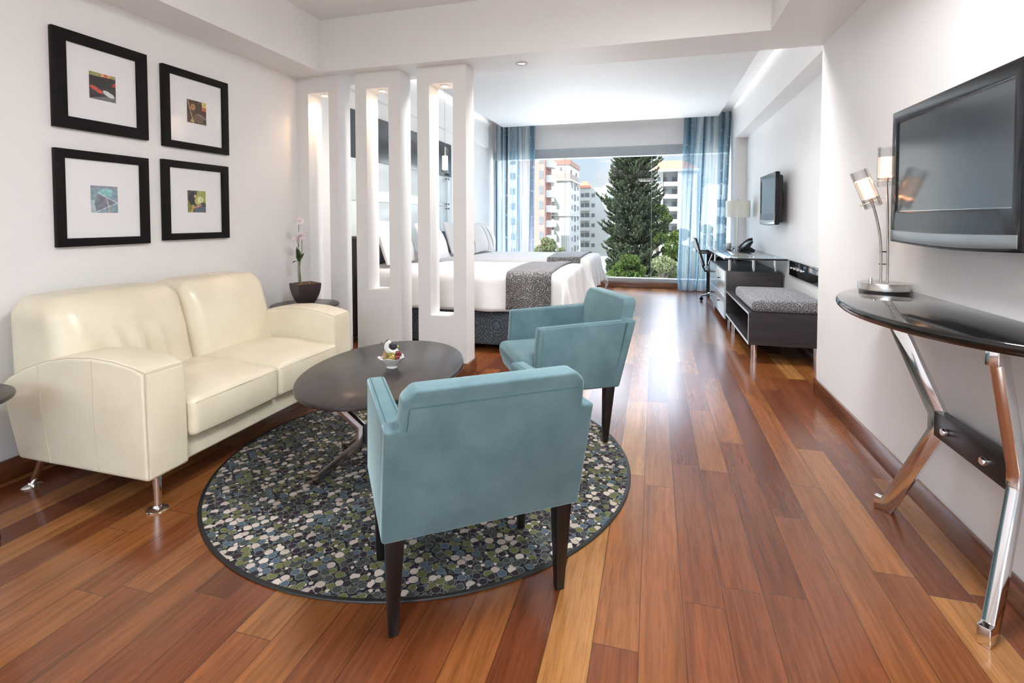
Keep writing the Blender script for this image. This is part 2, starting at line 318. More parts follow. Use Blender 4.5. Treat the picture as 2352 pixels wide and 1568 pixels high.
# ------------------------------------------------------------------ mesh helpers
class MB:
    def __init__(s): s.v = []; s.f = []
    def add(s, vs, fs):
        o = len(s.v); s.v += [tuple(p) for p in vs]; s.f += [tuple(i+o for i in f) for f in fs]; return s
    def box(s, x0, x1, y0, y1, z0, z1, mx=None):
        vs = [(x, y, z) for z in (z0, z1) for y in (y0, y1) for x in (x0, x1)]
        if mx: vs = [tuple(mx @ Vector(p)) for p in vs]
        return s.add(vs, [(0, 2, 3, 1), (4, 5, 7, 6), (0, 1, 5, 4), (2, 6, 7, 3), (0, 4, 6, 2), (1, 3, 7, 5)])
    def prism(s, pts, ax, a, b):
        """extrude a 2D outline along axis ax from a to b"""
        n = len(pts)
        def P(p, t): return {'x': (t, p[0], p[1]), 'y': (p[0], t, p[1]), 'z': (p[0], p[1], t)}[ax]
        vs = [P(p, a) for p in pts]+[P(p, b) for p in pts]
        return s.add(vs, [tuple(range(n))[::-1], tuple(range(n, 2*n))]+[(i, (i+1) % n, n+(i+1) % n, n+i) for i in range(n)])
    def tube(s, pts, r, n=10, r1=None, cap=True):
        pts = [Vector(p) for p in pts]; k = len(pts); vs = []; fs = []
        rs = r if isinstance(r, (list, tuple)) else [r+((r1 if r1 is not None else r)-r)*i/(k-1) for i in range(k)]
        up = None
        for i, p in enumerate(pts):
            t = (pts[min(i+1, k-1)]-pts[max(i-1, 0)]).normalized()
            if up is None: up = Vector((0, 0, 1)) if abs(t.z) < .9 else Vector((1, 0, 0))
            a = (up-t*up.dot(t)).normalized(); b = t.cross(a); up = a
            vs += [tuple(p+(a*cos(2*pi*j/n)+b*sin(2*pi*j/n))*rs[i]) for j in range(n)]
        for i in range(k-1):
            fs += [(i*n+j, i*n+(j+1) % n, (i+1)*n+(j+1) % n, (i+1)*n+j) for j in range(n)]
        if cap: fs += [tuple(range(n))[::-1], tuple(range((k-1)*n, k*n))]
        return s.add(vs, fs)
    def lathe(s, prof, c=(0, 0, 0), n=32, sx=1, sy=1, mx=None, cap=True):
        vs = []; fs = []; k = len(prof)
        for r, z in prof:
            vs += [(c[0]+r*sx*cos(2*pi*j/n), c[1]+r*sy*sin(2*pi*j/n), c[2]+z) for j in range(n)]
        if mx: vs = [tuple(mx @ Vector(p)) for p in vs]
        for i in range(k-1):
            fs += [(i*n+j, i*n+(j+1) % n, (i+1)*n+(j+1) % n, (i+1)*n+j) for j in range(n)]
        if cap and prof[0][0] > 1e-5: fs.append(tuple(range(n))[::-1])
        if cap and prof[-1][0] > 1e-5: fs.append(tuple(range((k-1)*n, k*n)))
        return s.add(vs, fs)
    def ball(s, c, r, n=14, mx=None):
        rx = r if isinstance(r, tuple) else (r, r, r)
        vs = []; fs = []; h = n//2
        for i in range(h+1):
            a = pi*i/h
            vs += [(rx[0]*sin(a)*cos(2*pi*j/n), rx[1]*sin(a)*sin(2*pi*j/n), -rx[2]*cos(a)) for j in range(n)]
        if mx: vs = [tuple(mx @ Vector(p)) for p in vs]
        vs = [(p[0]+c[0], p[1]+c[1], p[2]+c[2]) for p in vs]
        for i in range(h): fs += [(i*n+j, i*n+(j+1) % n, (i+1)*n+(j+1) % n, (i+1)*n+j) for j in range(n)]
        return s.add(vs, fs)
    def rbox(s, x0, x1, y0, y1, z0, z1, r=.03, n=(8, 8, 6), fn=None, seg=3):
        """rounded box with a dense grid, fn(point) may reshape it"""
        lo = (x0, y0, z0); hi = (x1, y1, z1)
        ax = []
        for a in range(3):
            rr = min(r, (hi[a]-lo[a])*.499)
            L = [lo[a]+rr*(1-cos(pi/2*i/seg)) if False else lo[a]+rr*i/seg for i in range(seg)]
            L += [lo[a]+rr+(hi[a]-lo[a]-2*rr)*i/n[a] for i in range(n[a]+1)]
            L += [hi[a]-rr+rr*i/seg for i in range(1, seg+1)]
            ax.append(L)
        idx = {}; vs = []; fs = []
        def vid(p):
            k = tuple(round(q, 6) for q in p)
            if k not in idx:
                q = [min(max(p[a], lo[a]+min(r, (hi[a]-lo[a])*.499)), hi[a]-min(r, (hi[a]-lo[a])*.499)) for a in range(3)]
                d = Vector([p[a]-q[a] for a in range(3)])
                m_ = max(abs(d.x), abs(d.y), abs(d.z))
                if d.length > 1e-9: d = d.normalized()*min(r, m_ if sum(abs(t) > 1e-9 for t in d) == 1 else r)
                w = Vector(q)+d
                if fn: w = Vector(fn(w))
                idx[k] = len(vs); vs.append(tuple(w))
            return idx[k]
        for a in range(3):
            b, c = (a+1) % 3, (a+2) % 3
            for side in (0, 1):
                val = hi[a] if side else lo[a]
                for i in range(len(ax[b])-1):
                    for j in range(len(ax[c])-1):
                        q = []
                        for (bi, cj) in ((i, j), (i+1, j), (i+1, j+1), (i, j+1)):
                            p = [0, 0, 0]; p[a] = val; p[b] = ax[b][bi]; p[c] = ax[c][cj]; q.append(vid(p))
                        fs.append(tuple(q if side else q[::-1]))
        return s.add(vs, fs)
    def build(s, name, mat, parent=None, bevel=0, seg=2, smooth=True, world=False, ang=38, uv=None):
        me = bpy.data.meshes.new(name)
        vs = s.v
        if world and parent is not None:
            L = parent_base(parent); vs = [(p[0]-L[0], p[1]-L[1], p[2]-L[2]) for p in vs]
        me.from_pydata(vs, [], s.f); me.validate()
        bm = bmesh.new(); bm.from_mesh(me)
        if len(s.f) < 60000: bmesh.ops.recalc_face_normals(bm, faces=bm.faces)
        if bevel:
            es = [e for e in bm.edges if len(e.link_faces) == 2 and e.calc_face_angle(0) > radians(28)]
            bmesh.ops.bevel(bm, geom=es, offset=bevel, segments=seg, affect='EDGES', profile=.5, clamp_overlap=True)
        bm.to_mesh(me); bm.free()
        me.materials.append(M[mat] if isinstance(mat, str) else mat)
        if smooth:
            me.shade_smooth(); me.set_sharp_from_angle(angle=radians(ang))
        o = bpy.data.objects.new(name, me); COL.objects.link(o)
        if parent is not None: o.parent = parent
        return o
def parent_base(p):
    v = Vector(p.location); q = p.parent
    while q is not None: v = v+Vector(q.location); q = q.parent
    return v
def thing(name, label, cat, loc=(0, 0, 0), rz=0.0, group=None):
    o = bpy.data.objects.new(name, None); COL.objects.link(o); o.empty_display_size = .1
    o.location = loc; o.rotation_euler = (0, 0, rz); o['label'] = label; o['category'] = cat
    if group: o['group'] = group
    return o
def tag(o, label, cat, group=None, kind=None):
    o['label'] = label; o['category'] = cat
    if group: o['group'] = group
    if kind: o['kind'] = kind
    return o
def struct(name, mb, mat, parent=None, **k):
    o = mb.build(name, mat, parent, **k)
    if parent is None: o['kind'] = 'structure'
    return o
def copy_tree(o, parent=None):
    c = o.copy(); COL.objects.link(c)
    if parent is not None: c.parent = parent
    for ch in list(o.children): copy_tree(ch, c)
    return c
def lamp(name, kind, loc, energy, color=(1, 1, 1), size=.1, parent=None, rot=(0, 0, 0), **k):
    l = bpy.data.lights.new(name, kind); l.energy = energy; l.color = color
    if kind == 'AREA': l.shape = 'DISK'; l.size = size
    else: l.shadow_soft_size = size
    for a, b in k.items(): setattr(l, a, b)
    o = bpy.data.objects.new(name, l); COL.objects.link(o); o.location = loc; o.rotation_euler = rot
    if parent is not None: o.parent = parent
    return o

# ------------------------------------------------------------------ room shell
XL, XR, XB, XLB = -2.87, 1.09, 1.38, -2.93
ZS, ZC, ZCB = 2.375, 2.78, 2.98
YR, YB0, YB1, YW = -2.6, 3.51, 3.91, 9.2
struct('floor', MB().box(-3.2, 1.8, YR-.2, 9.45, -.12, 0), 'floor', smooth=False)
struct('wall_left', MB().box(XL-.25, XL, YR-.2, 3.85, 0, 3.2).box(XLB-.2, XLB, 3.85, 9.45, 0, 3.2), 'wall', smooth=False)
struct('wall_right', MB().box(XR, XR+.6, YR-.2, 3.92, 0, 3.2), 'wall', smooth=False)
struct('wall_right_far', MB().box(XB, XB+.25, 3.92, 9.45, 0, 3.2), 'wall', smooth=False)
struct('wall_pier', MB().box(1.2, XB, 8.6, YW, 0, 2.46), 'wall', smooth=False)
# wall behind the camera: broad window opening for daylight
rw = MB().box(XL, XR, YR-.2, YR, 0, .35).box(XL, XR, YR-.2, YR, 2.45, 3.2).box(XL, -2.5, YR-.2, YR, .35, 2.45).box(.75, XR, YR-.2, YR, .35, 2.45)
struct('wall_back', rw, 'wall', smooth=False)
# window wall
struct('wall_far', MB().box(-3.2, 1.8, YW, YW+.25, 2.49, 3.2).box(-3.2, -2.88, YW, YW+.25, 0, 2.49).box(1.36, 1.8, YW, YW+.25, 0, 2.49), 'wall', smooth=False)
struct('ceiling', MB().box(XL-.2, XR+.3, YR-.2, YB0+.2, ZC, ZC+.15).box(-3.2, 1.8, YB0+.2, 9.45, ZCB, ZCB+.15), 'ceil', smooth=False)
struct('ceiling_panel', MB().box(-2.62, .975, 3.95, 8.74, 2.85, 2.90), 'ceil', bevel=.003)
struct('trim_1', MB().box(XL, -2.56, YR, YB1, ZS, ZC+.02), 'wall', smooth=False)
struct('trim_2', MB().box(-2.56, XR, YB0, YB1, ZS, 3.1), 'wall', smooth=False)
struct('trim_3', MB().box(.69, XR, YR, YB0, ZS, ZC+.02), 'wall', smooth=False)
struct('trim_4', MB().box(1.2, XB, YB1, YW, 2.46, ZCB), 'wall', smooth=False)
struct('trim_5', MB().box(XLB, XL, YB1, 8.68, 2.49, ZCB), 'wall', smooth=False)
# divider columns with slots
cols = [(-2.87, -2.481, -2.761, -2.566, .46), (-2.32, -1.921, -2.218, -2.024, .64), (-1.776, -1.374, -1.673, -1.479, .457)]
CY0, CY1 = 3.615, 3.79
for i, (a, b, h0, h1, zb) in enumerate(cols):
    zt = 2.243
    m = MB()
    # one solid with a slot, drawn as a ring prism
    o = [(a, 0), (b, 0), (b, ZS), (a, ZS)]; h = [(h0, zb), (h1, zb), (h1, zt), (h0, zt)]
    vs = [(p[0], y, p[1]) for y in (CY0, CY1) for p in o+h]
    fs = []
    for j in range(4):
        k = (j+1) % 4
        fs += [(j, k, 4+k, 4+j), (8+j, 12+j, 12+k, 8+k), (j, 8+j, 8+k, k), (4+j, 4+k, 12+k, 12+j)]
    m.add(vs, fs)
    struct('wall_divider', m, 'column', smooth=False)
    bb = MB().box(a-.0 if i == 0 else a-.014, b+.014, CY0-.014, CY1+.014, 0, .1)
    struct('baseboard_divider', bb, 'skirting_x', bevel=.003)
    cx = (h0+h1)/2
    t = thing('recessed_downlight', ['warm downlight in the slot of the divider column nearest the left wall',
              'round warm downlight recessed in the top of the middle slotted column',
              'round warm downlight recessed in the top of the right slotted column'][i], 'downlight', (cx, 3.70, zt), 0, 'downlights in the slotted divider columns')
    MB().lathe([(.024, -.001), (.038, -.001), (.040, -.005), (.036, -.008), (.026, -.006), (.024, -.001)], n=24, cap=False).build('trim_ring', 'porcelain', t)
    MB().lathe([(.0, -.004), (.024, -.004), (.024, -.001)], n=20).build('bulb', 'spot', t)
    lamp('niche_light', 'SPOT', (0, 0, -.02), 9.0, (1, .66, .40), .02, t, spot_size=radians(130), spot_blend=.9)
# faint recessed spot in the cross beam
t = thing('recessed_downlight', 'unlit round downlight recessed in the underside of the white cross beam', 'downlight', (-.97, 3.74, ZS))
MB().lathe([(.03, -.001), (.045, -.001), (.047, -.005), (.04, -.007), (.031, -.005)], n=24, cap=False).build('trim_ring', 'ceil', t)
MB().lathe([(.0, -.003), (.03, -.003), (.03, -.001)], n=20).build('bulb', 'porcelain', t)
# baseboards
struct('baseboard_left', MB().box(XL, XL+.015, YR, CY0, 0, .1), 'skirting', bevel=.003)
struct('baseboard_right', MB().box(XR-.015, XR, YR, 3.92+.015, 0, .1).box(XR-.015, XB, 3.92, 3.935, 0, .1), 'skirting', bevel=.004)
struct('baseboard_right_far', MB().box(XB-.015, XB, 3.94, 8.6, 0, .1), 'skirting', bevel=.003)
struct('baseboard_far', MB().box(-2.9, XB, YW-.02, YW, 0, .1), 'skirting_x', bevel=.003)
# the big window: frame, mullion joints, panes
wf = struct('window_1', MB().box(-2.9, XB, YW-.02, YW+.12, .1, .168).box(-2.9, XB, YW-.03, YW+.12, 2.318, 2.49).box(-2.9, -2.86, YW, YW+.12, .168, 2.318).box(1.33, XB, YW, YW+.12, .168, 2.318), 'wall_grey', bevel=.004)
xs = [-2.86, -1.58, -.05, 1.33]
for i in range(3):
    MB().box(xs[i]+.004, xs[i+1]-.004, YW+.06, YW+.07, .168, 2.318).build('pane', 'glass', wf, smooth=False)
for x in xs[1:3]:
    MB().box(x-.004, x+.004, YW+.058, YW+.072, .168, 2.318).build('joint', 'wall_grey', wf, smooth=False)
# window behind the camera
wb = struct('window_2', MB().box(-2.5, .75, YR-.15, YR-.05, .35, .42).box(-2.5, .75, YR-.15, YR-.05, 2.38, 2.45).box(-2.5, -2.43, YR-.15, YR-.05, .42, 2.38).box(.68, .75, YR-.15, YR-.05, .42, 2.38).box(-.9, -.84, YR-.15, YR-.05, .42, 2.38), 'wall_grey', smooth=False)
MB().box(-2.43, -.9, YR-.105, YR-.095, .42, 2.38).build('pane', 'glass', wb, smooth=False)
MB().box(-.84, .68, YR-.105, YR-.095, .42, 2.38).build('pane', 'glass', wb, smooth=False)
# unseen fill lamps added to brighten the living room and the bedroom
def fill_lamp(x, y, z, r, e, label, col=(.96, .98, 1.0)):
    t = thing('added_ceiling_lamp', label, 'ceiling lamp', (x, y, z))
    MB().lathe([(r, 0), (r, -.03), (r-.01, -.035), (r-.012, -.02), (r-.012, 0)], n=40, cap=False).build('rim', 'brushed', t)
    if z < 2.8: MB().lathe([(0, -.13), (r-.02, -.13), (r-.012, -.12), (r-.012, -.04), (r-.02, -.036), (0, -.036)], n=40).build('diffuser', 'lamp_white', t)
    else: MB().lathe([(0, -.028), (r-.014, -.028), (r-.014, -.01)], n=40).build('diffuser', 'lamp_white', t)
    lamp('fill_light', 'AREA', (0, 0, -.04 if z > 2.8 else -.14), e, col, r*2-.05, t, spread=radians(145 if z > 2.8 else 180))
fill_lamp(.20, 1.3, ZC, .30, 38, 'added unseen round fill lamp on the ceiling above the walkway end of the living area')
fill_lamp(-.3, -1.2, ZC, .30, 27, 'added unseen round fill lamp on the ceiling behind the viewpoint')
for x_, l_ in ((-1.25, 'added round fill lamp on the ceiling over the bed foot, hidden behind the cross beam'), (.02, 'added round fill lamp on the ceiling over the walkway, hidden behind the cross beam')):
    fill_lamp(x_, 4.20, 2.85, .20, 22, l_, (1, .99, .98))
# cove: unseen strips added on the ceiling panel to brighten the bedroom
def fill_strip(label, x0, x1, y0, y1):
    o = MB().box(x0, x1, y0, y1, 2.902, 2.912).build('added_light_strip', emis('fill_strip_glow', (1, .98, .96), 60), smooth=False)
    tag(o, label, 'added light strip')
fill_strip('long unseen light strip added to brighten the bedroom, lying on the right half of the floating ceiling panel', .60, .63, 4.1, 8.6)
fill_strip('long unseen light strip added to brighten the bedroom, lying on the left half of the floating ceiling panel', -2.25, -2.22, 4.1, 8.6)

# ------------------------------------------------------------------ rug
rug = MB().lathe([(0, 0.0005), (.99, .0005), (.995, .004), (.99, .007), (0, .007)], (0, 0, 0), 128).build('round_rug', 'rug')
rug.location = (-1.098, 2.338, 0)
tag(rug, 'large round rug patterned with beige, olive and slate pebbles under the coffee table', 'rug')
MB().lathe([(.985, .0005), (1.0, .0005), (1.003, .004), (1.0, .0078), (.988, .0078), (.985, .0005)], n=128, cap=False).build('binding', 'black_matte', rug)

# ------------------------------------------------------------------ loveseat
SL = thing('loveseat', 'cream leather two-seat sofa with stitched arms against the left wall', 'sofa', (-2.3, 2.2, 0))
def sofa_arm(y0, y1):
    prof = [(-1.905, .166), (-1.912, .40), (-1.920, .600)]
    top = [(-1.98, .621), (-2.08, .638), (-2.20, .645), (-2.33, .637), (-2.46, .613), (-2.58, .575), (-2.68, .528), (-2.722, .497)]
    pts = prof+top+[(-2.728, .47), (-2.69, .33), (-2.635, .172)]
    m = MB().prism(pts, 'y', y0, y1)
    return m
near_arm = sofa_arm(1.50, 1.69).build('arm', 'leather', SL, bevel=.018, seg=4, world=True, ang=60)
far_arm = sofa_arm(2.72, 2.91).build('arm', 'leather', SL, bevel=.018, seg=4, world=True, ang=60)
def seam_tube(pts, name, parent, mat='seam', r=.0016):
    return MB().tube(pts, r, 6).build(name, mat, parent, world=True)
for y, par in ((1.5, near_arm), (2.72, far_arm)):
    ins = y+.012
    top = [(-1.918, .607), (-1.98, .622), (-2.08, .639), (-2.20, .646), (-2.33, .638), (-2.46, .614), (-2.58, .576), (-2.68, .529)]
    seam_tube([(x, y-.0003+.006, z-.006) for x, z in top], 'seam', par)
    if y < 2:
        seam_tube([(-1.9165, y+.006, .60), (-1.912, y+.005, .40), (-1.908, y+.006, .18)], 'seam', par)
        seam_tube([(-2.19, y-.0002, .632), (-2.185, y-.0002, .4), (-2.16, y-.0002, .185)], 'seam', par)
        seam_tube([(-2.50, y-.0002, .588), (-2.485, y-.0002, .4), (-2.44, y-.0002, .18)], 'seam', par)
    seam_tube([(-1.9125, y+.008, .603), (-1.9128, y+.182, .603)], 'seam', par, r=.0014)
MB().rbox(-2.68, -1.935, 1.69, 2.72, .166, .30, .015, (6, 6, 2)).build('base', 'leather', SL, world=True)
def seat_fn(y0, y1, seed):
    def f(p):
        u = (p.y-y0)/(y1-y0)*2-1; v = (p.x+2.45)/(.565)*2-1
        t = max(0, (p.z-.30)/.15)
        b = max(0, 1-u*u)*max(0, 1-v*v*.8)
        dz = .032*b*t + .004*noise.noise(Vector((p.x*9, p.y*5, seed)))*t
        dx = .012*max(0, 1-u*u)*(1 if p.x > -1.95 else 0)*(1-abs((p.z-.36)/.1))
        sl = -.018*max(0, v)*t
        return (p.x+dx, p.y, p.z+dz+sl)
    return f
for k, (a, b) in enumerate(((1.692, 2.204), (2.208, 2.718))):
    c = MB().rbox(-2.45, -1.885, a, b, .268, .452, .028, (16, 16, 5), seat_fn(a, b, k*7)).build('seat_cushion', 'leather', SL, world=True, ang=70)
    seam_tube([(-1.8868, a+.012, .418), (-1.880, (a+b)/2, .4225), (-1.8868, b-.012, .418)], 'seam', c)
    seam_tube([(-1.8868, a+.012, .285), (-1.880, (a+b)/2, .285), (-1.8868, b-.012, .285)], 'seam', c)
def back_fn(y0, y1, seed, wr):
    def f(p):
        u = (p.y-y0)/(y1-y0)*2-1
        h = (p.z-.42)/.45
        fx = (p.x+2.80)/.42
        lean = -.13*max(0, h)*fx
        bul = .035*max(0, 1-u*u)*math.exp(-((h-.55)/.45)**2)*fx
        w = 0
        if wr and fx > .8:
            cx = math.exp(-((u+.05)/.5)**2)*math.exp(-((h-.28)/.25)**2)
            w = .020*cx*sin(u*20+h*4+1.6*noise.noise(Vector((u*2, h*2, seed))))
        w += .006*noise.noise(Vector((p.y*7, p.z*7, seed+3)))*fx
        crown = -.010*u*u*max(0, h)
        return (p.x+lean+bul+w, p.y, p.z+crown)
    return f
bc = [(1.552, 2.196, True), (2.200, 2.80, False)]
for k, (a, b, wr) in enumerate(bc):
    c = MB().rbox(-2.80, -2.38, a, b, .20, .868, .095, (14, 26, 18), back_fn(a, b, k*5+1, wr), seg=6).build('back_cushion', 'leather', SL, world=True, ang=70)
e = [(-2.435, 1.565, .46), (-2.462, 1.556, .56), (-2.515, 1.556, .70), (-2.565, 1.566, .79), (-2.64, 1.578, .842)]
for i, (x, y, z, fx, fy) in enumerate(((-1.965, 1.585, .18, -1.975, 1.592), (-2.600, 1.585, .18, -2.700, 1.585), (-1.975, 2.84, .18, -2.0, 2.862), (-2.60, 2.825, .18, -2.70, 2.83))):
    l = MB().tube([(x, y, z), (fx, fy, .012)], .019, 18, .013).build('leg', 'chrome', SL, world=True)
    MB().lathe([(0, 0.0), (.040, 0.0), (.041, .004), (.034, .010), (.018, .014), (.014, .022), (0, .022)], (fx-.002, fy, 0), 28).build('foot', 'chrome', l, world=False).parent = SL
    f = SL.children[-1]

for o in list(SL.children):
    if o.name.startswith('foot'):
        for v in o.data.vertices: v.co = Vector(v.co)-Vector(SL.location)

# ------------------------------------------------------------------ armchairs
def make_armchair(label, x, y, th, low=0.0):
    t = thing('armchair', label, 'armchair', (x, y, .008), th-pi/2, 'teal velvet armchairs')
    zb, za, zf, zt, W, Wt, k = .302, .654, .636, .765, .302, .258, .282
    R = lambda z: -k*(z-zb)
    # rear shell with notched shoulders
    def P(s, z, d): return (s, R(z)+d, z)
    out = [(-W, zb), (W, zb), (W, za), (Wt+.006, za+.002), (Wt-.0, zt-.03), (Wt-.03, zt), (-Wt+.03, zt), (-Wt, zt-.03), (-Wt-.006, za+.002), (-W, za)]
    m = MB(); n = len(out)
    vs = [P(s, z, 0) for s, z in out]+[P(s, z, .075 if z > .5 else .05) for s, z in out]
    m.add(vs, [tuple(range(n)), tuple(range(n, 2*n))[::-1]]+[(i, n+i, n+(i+1) % n, (i+1) % n) for i in range(n)])
    b = m.build('backrest', 'velvet', t, bevel=.011, seg=4, ang=50)
    sp = [(-W+.012, zb+.02), (-W+.013, za-.004), (-Wt-.012, za-.012), (-Wt+.020, za-.005), (-Wt+.020, zt-.050), (Wt-.026, zt-.050), (Wt-.024, za-.02), (W-.014, za-.016), (W-.013, zb+.02)]
    MB().tube([P(s, z, -.0005) for s, z in [(-Wt+.012, za-.004), (-Wt+.016, zt-.055), (-Wt+.02, zt-.05), (Wt-.022, zt-.050), (Wt-.014, zt-.055)]], .0013, 5).build('seam', 'teal_seam', b)
    # arms
    for sg in (-1, 1):
        a0, a1 = sg*W, sg*(W-.062)
        pr = [(R(zb)+.03, zb), (R(za)+.035, za), (.45, zf), (.472, zb)]
        am = MB().prism(pr, 'x', min(a0, a1), max(a0, a1)).build('arm', 'velvet', t, bevel=.011, seg=4, ang=50)
        xo = sg*(W-.0115)
        for xx in (sg*(W-.012), sg*(W-.050)):
            MB().tube([(xx, R(za)+.05, za+.0003), (xx, .436, zf+.0005)], .0012, 5).build('seam', 'teal_seam', am)
        MB().tube([(xo+sg*.0118, .425, zf-.02), (xo+sg*.0118, .452, zb+.02)], .0012, 5).build('seam', 'teal_seam', am)
    # seat: apron with cushion bulging forward between the arms
    def sf(p):
        u = p.x/.235; v = (p.y-.04)/.48
        tz = max(0, (p.z-.38)/.08)
        dz = .018*max(0, 1-u*u)*tz*max(0, 1-(2*v-1)**2*.7)
        return (p.x, p.y-(max(0, .40-p.z))*.35*(1 if p.y > .3 else 0), p.z+dz)
    MB().rbox(-.238, .238, .03, .535, .302, .462, .035, (14, 16, 5), sf, seg=4).build('seat', 'velvet', t, ang=70)
    # legs: tapered square timber
    for sg in (-1, 1):
        for (f0, f1, w0, w1) in ((.045, .068, .027, .0135), (.42, .405, .024, .0125)):
            m = MB(); c0 = (sg*.262, f0); c1 = (sg*.266, f1)
            vs = [(c1[0]+a*w1, c1[1]+b_*w1, -low if f0 < .1 else 0.0) for a, b_ in ((-1, -1), (1, -1), (1, 1), (-1, 1))]+[(c0[0]+a*w0, c0[1]+b_*w0, zb+.01) for a, b_ in ((-1, -1), (1, -1), (1, 1), (-1, 1))]
            m.add(vs, [(3, 2, 1, 0), (4, 5, 6, 7)]+[(i, (i+1) % 4, 4+(i+1) % 4, 4+i) for i in range(4)])
            m.build('leg', 'darkwood', t, bevel=.003)
    return t
make_armchair('teal velvet armchair in the foreground, its back turned to the viewer', -.466, 1.386, 2.201, .0078)
make_armchair('teal velvet armchair facing left, on the right edge of the pebble rug', -.324, 2.986, 3.675)

# ------------------------------------------------------------------ coffee table
CT = thing('coffee_table', 'oval espresso coffee table with bent metal legs, standing on the pebble rug', 'coffee table', (-1.23, 2.153, .008), 1.713-pi/2)
def oval_top(a, b, z0, z1, n=96, lip=.006):
    m = MB(); rings = [(-.012-lip, z0), (-lip*.3, z0+.004), (0, (z0+z1)/2), (-.002, z1-.002), (-.006, z1)]
    vs = []; 
    for d, z in rings: vs += [((b+d)*cos(2*pi*j/n), (a+d)*sin(2*pi*j/n), z) for j in range(n)]
    fs = [tuple(range(n))[::-1], tuple(range((len(rings)-1)*n, len(rings)*n))]
    for i in range(len(rings)-1): fs += [(i*n+j, i*n+(j+1) % n, (i+1)*n+(j+1) % n, (i+1)*n+j) for j in range(n)]
    return m.add(vs, fs)
oval_top(.531, .358, .470, .492).build('tabletop', 'espresso', CT, ang=50)
def bent_leg(m, y0, y1, pts, w):
    """bar of square section following pts in the x-z plane"""
    P = [Vector((p[0], 0, p[1])) for p in pts]; k = len(P); L = []; R_ = []
    for i, p in enumerate(P):
        a = (P[i]-P[i-1]).normalized() if i else (P[1]-P[0]).normalized()
        b = (P[i+1]-P[i]).normalized() if i < k-1 else a
        n1 = Vector((-a.z, 0, a.x)); n2 = Vector((-b.z, 0, b.x)); nn = (n1+n2); nn = nn/max(.5, nn.dot(n1))
        L.append(p+nn*w/2); R_.append(p-nn*w/2)
    out = [(v.x, v.z) for v in L]+[(v.x, v.z) for v in R_[::-1]]
    return m.prism(out, 'y', y0, y1)
for sy in (-1, 1):
    for sx in (-1, 1):
        pts = [(sx*.31, .0185), (sx*.262, .0185), (sx*.052, .2), (sx*.052, .27), (sx*.262, .450), (sx*.31, .450)]
        yy = sy*.175
        bent_leg(MB(), yy-.017, yy+.017, pts, .036).build('leg', 'darkchrome', CT, bevel=.003)
MB().box(-.034, .034, -.158, .158, .20, .28).build('stretcher', 'black_metal', CT, bevel=.003)
for sy in (-1, 1):
    MB().box(-.034, .034, sy*.175-.012, sy*.175+.012, .20, .28).build('connector', 'black_metal', CT, bevel=.003)
    for sx in (-1, 1):
        MB().box(sx*.29-.03, sx*.29+.03, sy*.175-.025, sy*.175+.025, .467, .4705).build('mounting_plate', 'brushed', CT, bevel=.001)

# fruit dish on the coffee table
FD = thing('fruit_dish', 'small white scalloped dish with fruit on the coffee table', 'dish', (-1.192, 2.14, .5005))
m = MB(); n = 64; prof = [(.022, 0), (.024, .004), (.019, .008), (.034, .022), (.050, .042), (.058, .052), (.0545, .053), (.046, .044), (.030, .026), (0, .016)]
vs = []; fs = []
for i, (r, z) in enumerate(prof):
    for j in range(n):
        a = 2*pi*j/n; s = 1+.07*cos(5*a)*(max(0, z-.02)/.03); zz = z+.004*cos(5*a+.5)*(max(0, z-.03)/.022)
        vs.append((r*s*cos(a)*1.08, r*s*sin(a)*.98, zz))
for i in range(len(prof)-1): fs += [(i*n+j, i*n+(j+1) % n, (i+1)*n+(j+1) % n, (i+1)*n+j) for j in range(n)]
fs.append(tuple(range(n))[::-1]); m.add(vs, fs); m.build('bowl', 'porcelain', FD, ang=60)
def fruit(name, label, cat, mb, mat, group=None, loc=(0, 0, 0), rz=0):
    o = mb.build(name, mat, None, ang=80); o.location = (-1.192+loc[0], 2.14+loc[1], .5005+loc[2]); o.rotation_euler = (0, 0, rz)
    tag(o, label, cat, group); return o
fr = fruit('mango', 'small green and orange mango at the front of the fruit dish', 'fruit', MB().ball((0, 0, 0), (.030, .024, .0245), 24), 'mango', loc=(.006, -.016, .053), rz=.2)
MB().ball((-.010, -.0235, .012), .0035, 8).build('stem_scar', 'black_matte', fr)
rot = Matrix.Rotation(radians(28), 4, 'Y')
fruit('melon', 'upright slice of orange melon at the left side of the fruit dish', 'fruit', MB().ball((0, 0, 0), (.023, .020, .043), 22, mx=rot), 'papaya', loc=(-.020, .006, .074))
cn = fruit('coconut_slice', 'white wedge with dark seedy flesh on top of the fruit dish', 'fruit', MB(), 'coconut', loc=(.008, -.006, .090)) if False else None
m = MB(); n = 20
arc = [(.038*cos(a), .038*sin(a)) for a in [radians(115+205*i/n) for i in range(n+1)]]
arc2 = [(.020*cos(a)+.004, .020*sin(a)+.004) for a in [radians(115+205*i/n) for i in range(n+1)]][::-1]
m.prism(arc+arc2, 'y', -.008, .008)
cn = m.build('dragon_fruit_slice', 'coconut', None, bevel=.002, ang=60); cn.location = (-1.192+.010, 2.14-.012, .5005+.104); cn.rotation_euler = (radians(12), 0, radians(20))
tag(cn, 'white crescent fruit wedge with dark seedy centre on top of the fruit dish', 'fruit')
MB().ball((.004, 0, .002), (.0195, .009, .0195), 18).build('seedy_flesh', 'seed', cn)
m = MB().prism([(p[0]*1.06, p[1]*1.06) for p in arc]+[(p[0], p[1]) for p in arc[::-1]], 'y', -.007, .009); m.build('rind', 'husk', cn)
gr = None
